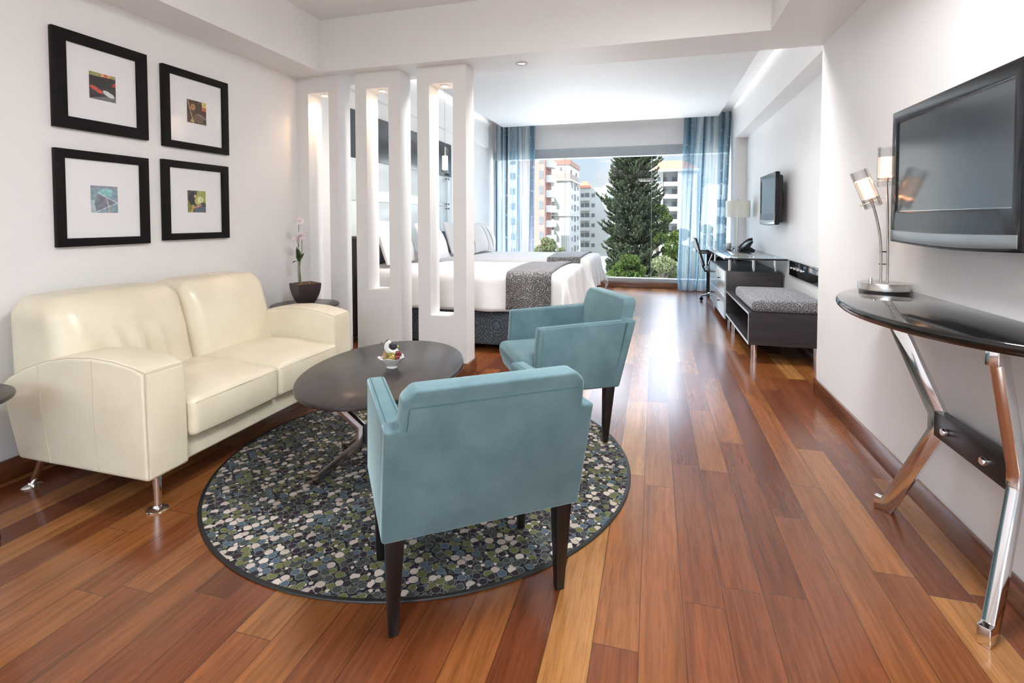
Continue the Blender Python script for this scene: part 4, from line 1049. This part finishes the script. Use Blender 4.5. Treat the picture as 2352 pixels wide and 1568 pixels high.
# ------------------------------------------------------------------ curtains
def curtain(label, xt0, xt1, xb0, xb1, yc, folds, seed, amp=.05, z0=.012, z1=2.953):
    random.seed(seed)
    nx, nz = 260, 40; vs = []; fs = []; uvs = []
    ph = [random.uniform(0, 6.28) for _ in range(5)]
    for i in range(nx+1):
        u = i/nx
        for j in range(nz+1):
            v = j/nz
            x = (xb0+(xb1-xb0)*u)*(1-v)+(xt0+(xt1-xt0)*u)*v
            if j < 3: x += .03*sin(u*9+seed)*(3-j)/3
            w = sin(u*folds*2*pi+ph[0]+.9*sin(u*7+ph[1])+.25*sin(v*4+ph[2]))
            w2 = sin(u*folds*4.3*pi+ph[3]+v)*.35
            A = amp*(.75+.35*(1-v))
            x += .35*A*cos(u*folds*2*pi+ph[0]+.9*sin(u*7+ph[1]))
            vs.append((x, yc+A*(w+w2), z0+(z1-z0)*v)); uvs.append((u*abs(xt1-xt0)+seed, v))
    k = nz+1
    for i in range(nx):
        for j in range(nz): a = i*k+j; fs.append((a, a+k, a+k+1, a+1))
    me = bpy.data.meshes.new('curtain'); me.from_pydata(vs, [], fs); ul = me.uv_layers.new(name='UVMap')
    for l in me.loops: ul.data[l.index].uv = uvs[l.vertex_index]
    me.materials.append(M['curtain']); me.shade_smooth()
    o = bpy.data.objects.new('curtain', me); COL.objects.link(o); tag(o, label, 'curtain', 'sheer blue curtains')
    return o
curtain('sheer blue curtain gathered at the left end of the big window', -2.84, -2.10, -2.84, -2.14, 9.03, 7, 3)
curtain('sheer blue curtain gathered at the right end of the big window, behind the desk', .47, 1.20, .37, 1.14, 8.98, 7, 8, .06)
tr_ = MB().box(-2.86, XB-.02, 8.99, 9.05, 2.955, ZCB-.001).build('curtain_track', 'brushed', bevel=.003); tag(tr_, 'metal curtain track along the ceiling above the big window', 'curtain track')

# ------------------------------------------------------------------ desk with drawers and glass top
DK = thing('desk', 'long dark desk with pale drawer fronts and raised glass top along the far right wall', 'desk', (1.07, 7.4, 0))
MB().box(.785, 1.345, 6.12, 7.70, .075, .618).build('cabinet', 'desk_dark', DK, world=True, bevel=.003)
for z0, z1 in ((.078, .345), (.350, .616)):
    d = MB().box(.768, .785, 6.125, 7.695, z0, z1).build('drawer', 'desk_front', DK, world=True, bevel=.0015)
    for y in (6.53, 7.28):
        MB().lathe([(.006, 0), (.006, .016), (.013, .024), (.013, .030), (0, .031)], n=16, mx=Matrix.Translation((.768, y, (z0+z1)/2+.02)) @ Matrix.Rotation(-pi/2, 4, 'Y')).build('knob', 'black_metal', d, world=True)
for o in bpy.data.objects:
    if o.name.startswith('knob'):
        pass
for x in (.835, 1.30):
    for y in (6.19, 7.63): MB().lathe([(0, 0), (.020, 0), (.020, .076), (0, .076)], (x, y, 0), 18).build('leg', 'chrome', DK, world=True)
MB().box(.80, 1.345, 8.50, 8.53, 0.0, .755).build('side_panel', 'black_matte', DK, world=True, bevel=.002)
MB().box(1.30, 1.34, 7.70, 8.50, .30, .70).build('modesty_panel', 'black_matte', DK, world=True, bevel=.002)
MB().box(.745, 1.372, 5.965, 8.59, .764, .776).build('glass_top', 'desk_glass', DK, world=True, bevel=.001)
MB().box(.744, .7455, 5.965, 8.59, .764, .776).build('polished_edge', 'porcelain', DK, world=True, smooth=False)
MB().box(.745, 1.372, 5.958, 5.965, .761, .778).build('dark_edge', 'black_glass', DK, world=True, smooth=False)
for x in (.83, 1.08, 1.30):
    for y in (6.20, 7.60):
        MB().lathe([(0, 0), (.014, 0), (.014, .146), (0, .146)], (x, y, .618), 16).build('glass_post', 'chrome', DK, world=True)
        MB().lathe([(0, 0), (.015, 0), (.012, .008), (0, .009)], (x, y, .776), 16).build('post_cap', 'chrome', DK, world=True)
# bench with open shelf and cushion
BN = thing('luggage_bench', 'low dark bench with open side shelf on chrome legs in front of the desk', 'bench', (1.02, 5.2, 0))
bx0, bx1, by0, by1, bz0, bz1 = .765, 1.335, 4.58, 5.98, .155, .425
m = MB().box(bx0, bx1, by0, by1, bz1-.022, bz1).box(bx0, bx1, by0, by1, bz0, bz0+.022).box(bx0, bx1, by0, by0+.022, bz0+.022, bz1-.022).box(bx0, bx1, by1-.022, by1, bz0+.022, bz1-.022).box(bx1-.02, bx1, by0+.022, by1-.022, bz0+.022, bz1-.022)
m.build('carcass', 'desk_dark', BN, world=True, smooth=False)
e1 = bx0-.002
m = MB().box(e1, bx0, by0, by1, bz1-.018, bz1).box(e1, bx0, by0, by1, bz0, bz0+.018).box(e1, bx0, by0, by0+.018, bz0+.018, bz1-.018).box(e1, bx0, by1-.018, by1, bz0+.018, bz1-.018)
m.build('edge_trim', 'brushed', BN, world=True, smooth=False)
for x in (.82, 1.29):
    for y in (4.64, 5.74): MB().lathe([(0, 0), (.024, 0), (.024, .156), (0, .156)], (x, y, 0), 22).build('leg', 'chrome', BN, world=True)
for k in range(4):
    MB().lathe([(0, 0), (.011, 0), (.011, .014), (.014, .018), (.014, .024), (0, .024)], (.92+.115*k, 5.70, bz1), 14).build('luggage_stud', 'chrome', BN, world=True)
def cf(p):
    u = (p.x-1.06)/.28; v = (p.y-5.06)/.46
    return (p.x, p.y, p.z+(.014*max(0, 1-u*u)*max(0, 1-v*v) if p.z > .5 else 0))
cu = MB().rbox(.795, 1.34, 4.60, 5.54, .4255, .528, .032, (10, 14, 3), cf).build('bench_cushion', 'ottoman', None, ang=70)
tag(cu, 'grey patterned cushion lying on the low dark bench', 'cushion')
# socket panel
SPn = thing('socket_panel', 'long black glossy panel with four small knobs on the wall behind the bench', 'socket panel', (XB, 5.2, .70))
MB().box(-.022, -.001, -.72, .66, -.078, .078).build('plate', 'black_glass', SPn, bevel=.004)
for k in range(4):
    MB().lathe([(0, 0), (.014, 0), (.012, .012), (.007, .016), (0, .016)], n=16, mx=Matrix.Translation((-.022, .56-.125*k, 0)) @ Matrix.Rotation(-pi/2, 4, 'Y')).build('knob', 'chrome', SPn)
# desk lamp and telephone
DL = thing('desk_lamp', 'desk lamp with white drum shade at the window end of the desk', 'lamp', (1.17, 8.0, .7765))
MB().lathe([(0, 0), (.07, 0), (.07, .012), (.012, .016), (0, .016)], n=30).build('base', 'chrome', DL)
MB().lathe([(0, .012), (.008, .012), (.008, .71), (.012, .715), (0, .73)], n=14).build('pole', 'brushed', DL)
MB().lathe([(.165, .455), (.165, .695), (.162, .695), (.162, .455), (.165, .455)], n=44, cap=False).build('lamp_shade', 'lampshade', DL)
MB().rbox(-.155, -.085, -.035, .035, 0.0, .085, .008, (2, 2, 2)).build('outlet_box', 'brushed', DL)
PH = thing('telephone', 'black desk telephone standing on the glass desk top', 'telephone', (1.20, 7.50, .7765), radians(0))
MB().prism([(-.09, .0), (.105, .0), (.11, .012), (.045, .055), (.085, .125), (.070, .135), (-.095, .022)], 'y', -.085, .085).build('body', 'black_plastic', PH, bevel=.005)
MB().box(-.05, .03, -.02, .075, 0, .004, mx=Matrix.Translation((-.001, 0, .085)) @ Matrix.Rotation(-radians(33), 4, 'Y')).build('keypad', 'grille', PH, bevel=.001)
MB().tube([(-.10, -.055, .035), (-.075, -.055, .065), (-.02, -.055, .122), (.03, -.055, .152), (.075, -.055, .158)], [.018, .016, .012, .016, .020], 12).build('handset', 'black_plastic', PH)
# office chair
OC = thing('office_chair', 'black office chair with chrome star base tucked behind the desk drawers', 'office chair', (.98, 8.06, 0), 0)
MB().rbox(-.22, .23, -.22, .22, .43, .50, .03, (8, 8, 2)).build('seat', 'black_matte', OC, ang=70)
def bf(p): return (p.x-.30*(p.z-.50)-.10*abs(p.y)**2, p.y, p.z)
MB().rbox(-.275, -.245, -.20, .20, .52, .93, .012, (2, 8, 8), bf).build('backrest', 'black_matte', OC, ang=70)
MB().tube([(-.10, 0, .42), (-.24, 0, .43), (-.275, 0, .50), (-.30, 0, .66)], .014, 10).build('back_support', 'black_metal', OC)
for sy in (-1, 1):
    a = MB().tube([(-.10, sy*.23, .45), (-.17, sy*.25, .52), (-.12, sy*.255, .66), (-.06, sy*.255, .70)], .011, 10).build('armrest_frame', 'chrome', OC)
    MB().rbox(-.36, .02, sy*.255-.024, sy*.255+.024, .705, .732, .010, (6, 2, 1)).build('arm_pad', 'black_metal', OC)
MB().tube([(0, 0, .09), (0, 0, .43)], .022, 14).build('gas_lift', 'chrome', OC)
for k in range(5):
    a = radians(195+72*k); c, s_ = cos(a), sin(a)
    MB().tube([(0, 0, .115), (.10*c, .10*s_, .112), (.22*c, .22*s_, .09), (.31*c, .31*s_, .066)], [.018, .016, .013, .010], 10).build('base_arm', 'chrome', OC)
    MB().tube([(.31*c-.011*s_, .31*s_+.011*c, .0265), (.31*c+.011*s_, .31*s_-.011*c, .0265)], .026, 16).build('caster', 'black_plastic', OC)
    MB().lathe([(0, 0), (.010, 0), (.010, .03), (0, .03)], (.31*c, .31*s_, .04), 10).build('caster_stem', 'black_metal', OC)

# ------------------------------------------------------------------ outdoors
GZ = -12.0
g = MB().add([(-160, 9.6, GZ), (160, 9.6, GZ), (160, 320, GZ), (-160, 320, GZ)], [(0, 1, 2, 3)]).build('ground', 'ground', smooth=False); g['kind'] = 'structure'
def inst(proto, parent, loc, sx=1, sy=1, sz=1):
    o = proto.copy(); COL.objects.link(o); o.parent = parent; o.location = loc; o.scale = (sx, sy, sz); return o
def unit(name, mat, parent, x0, x1, y0, y1, z0, z1):
    return MB().box(x0, x1, y0, y1, z0, z1).build(name, mat, parent, smooth=False)
# pink brick tower at the left
b = thing('apartment_tower', 'pink brick apartment tower with white balconies at the left of the view', 'building', (-23.0, 90, GZ))
unit('wall', 'b_brick', b, -7, 3.9, 0, 6.5, 0, 27.5)
w = unit('loggia', 'win', b, 2.9, 3.7, -.05, .3, 0, 1.4); w.location = (0, 0, 1.4)
bal = unit('balcony', 'b_white', b, 3.85, 5.0, 1.2, 5.8, 0, 1.25); bal.location = (0, 0, .85)
lo_ = unit('recess', 'b_red', b, 3.85, 3.95, 1.4, 5.6, 0, 1.3); lo_.location = (0, 0, 2.1)
w2 = unit('window', 'win', b, -.6, .3, -.06, .3, 0, 1.2); w2.location = (0, 0, 1.3)
p = unit('white_bay', 'b_white', b, -7.2, -.9, -.6, .5, 0, 26.5)
w3 = unit('window', 'win', b, -2.4, -1.4, -.66, -.4, 0, 1.2); w3.location = (0, 0, 1.3)
for k in range(1, 9):
    z = 2.75*k
    inst(w, b, (0, 0, 1.4+z)); inst(bal, b, (0, 0, .85+z)); inst(lo_, b, (0, 0, 2.1+z)); inst(w3, b, (0, 0, 1.3+z))
# pale green tower
b = thing('apartment_tower', 'pale green apartment tower with brown cornice and white penthouse', 'building', (-18.8, 110, GZ))
unit('wall', 'b_green', b, -6, .85, 0, 15, 0, 22.0)
unit('white_side', 'b_white', b, .4, 1.0, -.03, 15.2, 0, 22.0)
unit('cornice', 'b_brown', b, -6, 1.15, -.25, 13, 22.0, 23.3)
unit('ledge', 'b_white', b, -6, 1.35, -.4, 15.4, 21.7, 22.05)
unit('ledge', 'b_white', b, -6, 1.25, -.25, 15.3, 14.0, 14.3)
unit('penthouse', 'b_white', b, -6, .9, .4, 15, 23.3, 26.2)
unit('parapet', 'b_red', b, -6, 1.1, .25, 15.1, 25.2, 26.3)
unit('tank_room', 'b_white', b, -4.0, -1.4, 3, 9, 26.3, 27.2)
unit('window', 'win', b, -1.2, -.75, .3, .5, 24.0, 24.7)
unit('pilaster', 'b_red', b, .85, 1.05, 2.0, 3.2, 21.0, 24.2); unit('pilaster', 'b_red', b, .85, 1.05, 9.5, 10.9, 21.0, 24.2)
w = unit('window', 'win', b, -4.2, -2.5, -.06, .3, 0, .62); w.location = (0, 0, 1.6)
bal = unit('balcony', 'b_green', b, -4.8, -2.2, -1.3, .1, 0, .95); bal.location = (0, 0, .45)
v1 = unit('window', 'win', b, .9, 1.06, 3.0, 4.4, 0, .95); v1.location = (0, 0, 1.2)
v2 = unit('window', 'win', b, .9, 1.06, 6.6, 9.2, 0, 1.5); v2.location = (0, 0, .9)
v3 = unit('window', 'win', b, .9, 1.06, 11.5, 13.2, 0, .95); v3.location = (0, 0, 1.2)
for k in range(1, 9):
    z = 2.38*k
    inst(w, b, (0, 0, 1.6+z))
    if k < 8: inst(bal, b, (0, 0, .45+z))
    inst(v1, b, (0, 0, 1.2+z)); inst(v2, b, (0, 0, .9+z)); inst(v3, b, (0, 0, 1.2+z))
# white mid-rise block
b = thing('apartment_block', 'white mid-rise block with orange hipped roof and rows of small windows', 'building', (-14.4, 128, GZ))
unit('wall', 'b_cream', b, -3.6, 3.5, 0, 12, 0, 21.2)
m = MB().add([(-4.4, -.4, 21.2), (-.9, -.4, 21.2), (-.9, 5, 21.2), (-4.4, 5, 21.2), (-3.2, 2.2, 23.0), (-2.1, 2.2, 23.0)], [(0, 1, 5, 4), (1, 2, 5), (2, 3, 4, 5), (3, 0, 4), (3, 2, 1, 0)]); m.build('roof', 'roof', b, smooth=False)
m = MB().add([(1.4, 1, 21.2), (5.0, 1, 21.2), (5.0, 8, 21.2), (1.4, 8, 21.2), (2.8, 4, 22.7), (3.6, 4, 22.7)], [(0, 1, 5, 4), (1, 2, 5), (2, 3, 4, 5), (3, 0, 4), (3, 2, 1, 0)]); m.build('roof', 'roof_dark', b, smooth=False)
w = unit('window', 'win', b, -.75, .05, -.1, .3, 0, .85); w.location = (0, 0, 1.4)
l1 = unit('loggia', 'win', b, -3.4, -2.6, -.1, .3, 0, 1.0); l1.location = (0, 0, 1.3)
l3 = unit('loggia', 'win', b, -2.4, -1.3, -.1, .3, 0, 1.1); l3.location = (0, 0, 1.3)
bl = unit('balcony', 'b_cream', b, -3.5, -1.2, -.9, .1, 0, .85); bl.location = (0, 0, .45)
aw = unit('awning', 'b_teal', b, 3.45, 4.6, .5, 8, 0, .35); aw.location = (0, 0, 8.4)
l2 = unit('loggia', 'win', b, 3.4, 3.6, .8, 7.6, 0, 1.2); l2.location = (0, 0, 6.9)
for k in range(1, 8):
    z = 2.5*k
    inst(w, b, (0, 0, 1.4+z)); inst(l1, b, (0, 0, 1.3+z)); inst(l3, b, (0, 0, 1.3+z)); inst(bl, b, (0, 0, .45+z))
for k in range(1, 5): inst(aw, b, (0, 0, 8.4+2.5*k)); inst(l2, b, (0, 0, 6.9+2.5*k))
# white tower right of the pine
b = thing('apartment_tower', 'white and grey apartment tower with orange roof and long balconies right of the pine', 'building', (2.2, 104, GZ))
unit('wall', 'b_grey', b, -1.7, 2.2, .8, 14, 0, 22.9)
unit('white_wall', 'b_white', b, -3.2, -.6, .0, 12, 0, 22.9)
unit('white_pier', 'b_white', b, 2.1, 5.6, -1.2, 12, 0, 22.9)
m = MB().add([(-3.0, -1.6, 22.9), (5.8, -1.6, 22.9), (5.8, 14, 22.9), (-3.0, 14, 22.9), (-1.4, 3, 25.0), (3.2, 3, 25.0)], [(0, 1, 5, 4), (1, 2, 5), (2, 3, 4, 5), (3, 0, 4), (3, 2, 1, 0)]); m.build('roof', 'roof', b, smooth=False)
unit('eaves', 'b_white', b, -3.1, 5.9, -1.7, 14, 22.5, 22.9)
w = unit('window', 'win', b, -.55, .15, .70, 1.0, 0, .75); w.location = (0, 0, 1.4)
w3 = unit('window', 'win', b, 1.1, 1.95, .70, 1.0, 0, .85); w3.location = (0, 0, 1.3)
w4 = unit('window', 'win', b, -1.6, -1.1, -.1, .3, 0, .75); w4.location = (0, 0, 1.4)
bl = unit('balcony', 'b_white', b, -.5, 2.15, -1.0, .9, 0, .80); bl.location = (0, 0, .35)
for k in range(1, 9):
    z = 2.42*k
    inst(w, b, (0, 0, 1.4+z)); inst(w3, b, (0, 0, 1.3+z)); inst(bl, b, (0, 0, .35+z)); inst(w4, b, (0, 0, 1.4+z))
# lower white wing and low buildings
b = thing('apartment_block', 'lower white block half hidden behind the pine', 'building', (-3.2, 112, GZ))
unit('wall', 'b_white', b, -4.4, 1.9, 0, 10, 0, 19.2)
unit('ledge', 'b_brown', b, -4.5, 2.0, -.2, 10, 19.2, 19.7)
w = unit('window', 'win', b, .2, 1.6, -.1, .3, 0, .9); w.location = (0, 0, 1.5)
w5 = unit('window', 'win', b, -2.2, -1.0, -.1, .3, 0, .9); w5.location = (0, 0, 1.5)
for k in range(1, 7): inst(w, b, (0, 0, 1.5+2.6*k)); inst(w5, b, (0, 0, 1.5+2.6*k))
b = thing('low_house', 'low white house with flat roof at the foot of the green tower', 'building', (-12.5, 96, GZ))
unit('wall', 'b_white', b, -3.6, 3.4, 0, 8, 0, 5.4)
unit('roof_slab', 'b_cream', b, -3.9, 3.7, -.4, 8.2, 5.4, 5.8)
for x in (-2.4, .2, 2.0): unit('window', 'win', b, x, x+.8, -.06, .2, 2.6, 3.8)
b = thing('low_house', 'low white flat-roofed building seen between the trees at the right', 'building', (3.4, 62, GZ))
unit('wall', 'b_white', b, -3.4, 6, 0, 10, 0, 8.3)
unit('roof_slab', 'b_white', b, -3.6, 6.2, -.5, 10.2, 8.3, 8.7)
for x in (-2.4, .2, 2.6): unit('window', 'win', b, x, x+1.1, -.06, .2, 5.6, 7.0)
# white tower seen through the sheer curtains at both ends
b = thing('apartment_tower', 'plain white tower showing through the left curtain', 'building', (-36, 84, GZ))
unit('wall', 'b_cream', b, -7, 5, 0, 12, 0, 24)
w = unit('window', 'win', b, -5, -3.6, -.1, .3, 0, 1.2); w.location = (0, 0, 1.3)
for k in range(1, 8): inst(w, b, (0, 0, 1.3+2.8*k)); inst(w, b, (3.4, 0, 1.3+2.8*k)); inst(w, b, (6.6, 0, 1.3+2.8*k))
b = thing('apartment_block', 'white block showing through the right curtain', 'building', (14, 90, GZ))
unit('wall', 'b_white', b, -5.5, 8, 0, 12, 0, 19)
w = unit('window', 'win', b, -4, -2.6, -.1, .3, 0, 1.2); w.location = (0, 0, 1.3)
for k in range(1, 6): inst(w, b, (0, 0, 1.3+2.8*k)); inst(w, b, (3.4, 0, 1.3+2.8*k))

# trees -------------------------------------------------------------------
def leaves(m, c, R_, n, size, rng, squash=.8):
    for i in range(n):
        while True:
            d = Vector((rng.uniform(-1, 1), rng.uniform(-1, 1), rng.uniform(-1, 1)))
            if .02 < d.length < 1: break
        d = d.normalized()*(d.length**.35)
        p = Vector(c)+Vector((d.x*R_, d.y*R_, d.z*R_*squash))
        a = Vector((rng.uniform(-1, 1), rng.uniform(-1, 1), rng.uniform(-1, 1))).normalized(); b_ = a.cross(Vector((rng.uniform(-1, 1), rng.uniform(-1, 1), rng.uniform(-1, 1)))).normalized()
        s_ = size*rng.uniform(.6, 1.3)
        o = len(m.v); m.v += [tuple(p-a*s_), tuple(p+b_*s_*.55), tuple(p+a*s_), tuple(p-b_*s_*.55)]; m.f.append((o, o+1, o+2, o+3))
def tree(label, x, y, z0, z1, rad, mat, seed, blobs=26, n=520, size=.14, group='trees outside the window', name='leafy_tree', dens=.42):
    rng = random.Random(seed); t = thing(name, label, 'tree', (x, y, GZ), 0, group)
    H_ = z1-GZ; lo_z = z0-GZ
    tr = MB(); tr.tube([(0, 0, 0), (.1*rad, 0, lo_z*.6), (0, .05*rad, lo_z+(H_-lo_z)*.5), (0, 0, H_*.93)], [.35, .26, .16, .05], 9)
    m = MB()
    for i in range(blobs):
        a = rng.uniform(0, 2*pi); u = rng.random()
        prof = sin(pi*min(1, (.18+.80*u)))**.6
        rr = rad*prof*sqrt(rng.random())*.85
        c = (rr*cos(a), rr*sin(a), lo_z+(H_-lo_z)*u*.92)
        br = rad*dens*rng.uniform(.6, 1.05)
        leaves(m, c, br, n, size, rng)
        tr.tube([(0, 0, max(lo_z*.8, c[2]-rad*.6)), (c[0]*.6, c[1]*.6, c[2]-.2*rad), c], [.09, .05, .02], 5)
    tr.build('trunk', 'trunk', t); m.build('foliage', mat, t, smooth=False)
    return t
# tall araucaria-like pine
def pine(x, y, ztop, rbase):
    rng = random.Random(11)
    t = thing('pine_tree', 'tall dark green pine with upswept branches in the middle of the window view', 'tree', (x, y, GZ), 0, 'trees outside the window')
    H_ = ztop-GZ
    tr = MB().tube([(0, 0, 0), (.05, 0, H_*.5), (0, 0, H_)], [.42, .28, .04], 12); m = MB()
    z = H_-.5
    k = 0
    while z > 4.2:
        u = (H_-z)/H_
        R_ = min(rbase, .35+u*rbase*2.0)*(.85+.3*rng.random())
        if abs(z-11.3) < .45: R_ *= .62
        nb = 9
        for j in range(nb):
            a = 2*pi*(j+rng.random()*.8)/nb+k*.6; c, s_ = cos(a), sin(a); L = R_*rng.uniform(.78, 1.1)
            pts = []
            for q in range(8):
                w = q/7; pts.append(Vector((c*L*w, s_*L*w, z-.16*L*sin(pi*w*.85)+.20*L*w**3)))
            tr.tube(pts, [.055*(1-.8*q/7) for q in range(8)], 5)
            nt_ = int(10+L*10)
            for q in range(nt_):
                w = .22+.78*(q+rng.random())/nt_; i0 = min(6, int(w*7)); f = w*7-i0; p = pts[i0].lerp(pts[i0+1], f)
                sd = rng.choice((-1, 1)); side = Vector((-s_, c, 0))*sd
                tl = (.34+.30*L*.5)*(1.15-w*.55)*rng.uniform(.7, 1.1)
                d = (side*rng.uniform(.35, 1.0)+Vector((c, s_, 0))*rng.uniform(.3, .9)+Vector((0, 0, rng.uniform(.25, .75)))).normalized()
                e0 = p; nseg = 4
                for g_ in range(nseg):
                    e1 = e0+d*tl/nseg; d = (d+Vector((0, 0, .18))).normalized()
                    # needles round the twig
                    for nn in range(5):
                        v = Vector((rng.uniform(-1, 1), rng.uniform(-1, 1), rng.uniform(-1, 1))); v = (v-d*v.dot(d)).normalized()
                        b0 = e0.lerp(e1, rng.random()); tip = b0+(v*.8+d*.9).normalized()*.17; wv = d.cross(v)*.038
                        o = len(m.v); m.v += [tuple(b0-wv), tuple(b0+wv), tuple(tip)]; m.f.append((o, o+1, o+2))
                    wv = d.cross(Vector((0, 0, 1))); wv = wv.normalized()*.035 if wv.length > .01 else Vector((.035, 0, 0))
                    o = len(m.v); m.v += [tuple(e0-wv), tuple(e0+wv), tuple(e1+wv*.6), tuple(e1-wv*.6)]; m.f.append((o, o+1, o+2, o+3))
                    e0 = e1
        z -= .40*rng.uniform(.85, 1.15); k += 1
    tr.build('trunk', 'trunk', t); m.build('foliage', 'pine', t, smooth=False)
pine(-1.95, 50, 15.5, 2.75)
tree('broad leafy green tree close to the right of the pine', .30, 60, -4.5, 3.2, 2.1, 'broad', 3, 30, 520, .12)
tree('bushy green tree low at the right edge of the clear glass', 2.3, 48, -4.4, .4, 1.7, 'broad', 5, 22, 420, .11)
tree('dark narrow tree left of the pine trunk', -4.6, 60, -5.0, 1.6, 1.05, 'dtree', 7, 26, 420, .11)
tree('light green tree crown below the window in front of the pine', -1.55, 30, -5.0, -.45, 1.5, 'broad', 9, 28, 480, .085)
tree('yellow-green tree crown below the window at the right of the pine', .45, 27, -5.2, -.50, 1.45, 'olive', 12, 28, 480, .075)
tree('green tree crown at the lower right behind the right curtain', 1.9, 31, -5.0, -.3, 1.3, 'broad', 14, 22, 420, .085)
tree('pale hazy tree in front of the pink brick tower', -12.6, 60, -6.0, -.9, 1.9, 'olive', 16, 24, 420, .14)
tree('small pale tree in front of the green tower', -13.2, 74, -6.5, -2.9, 1.5, 'olive', 18, 16, 360, .13)
tree('pale green tree showing through the right curtain', 5.2, 55, -5.5, .8, 2.0, 'olive', 20, 20, 360, .14)
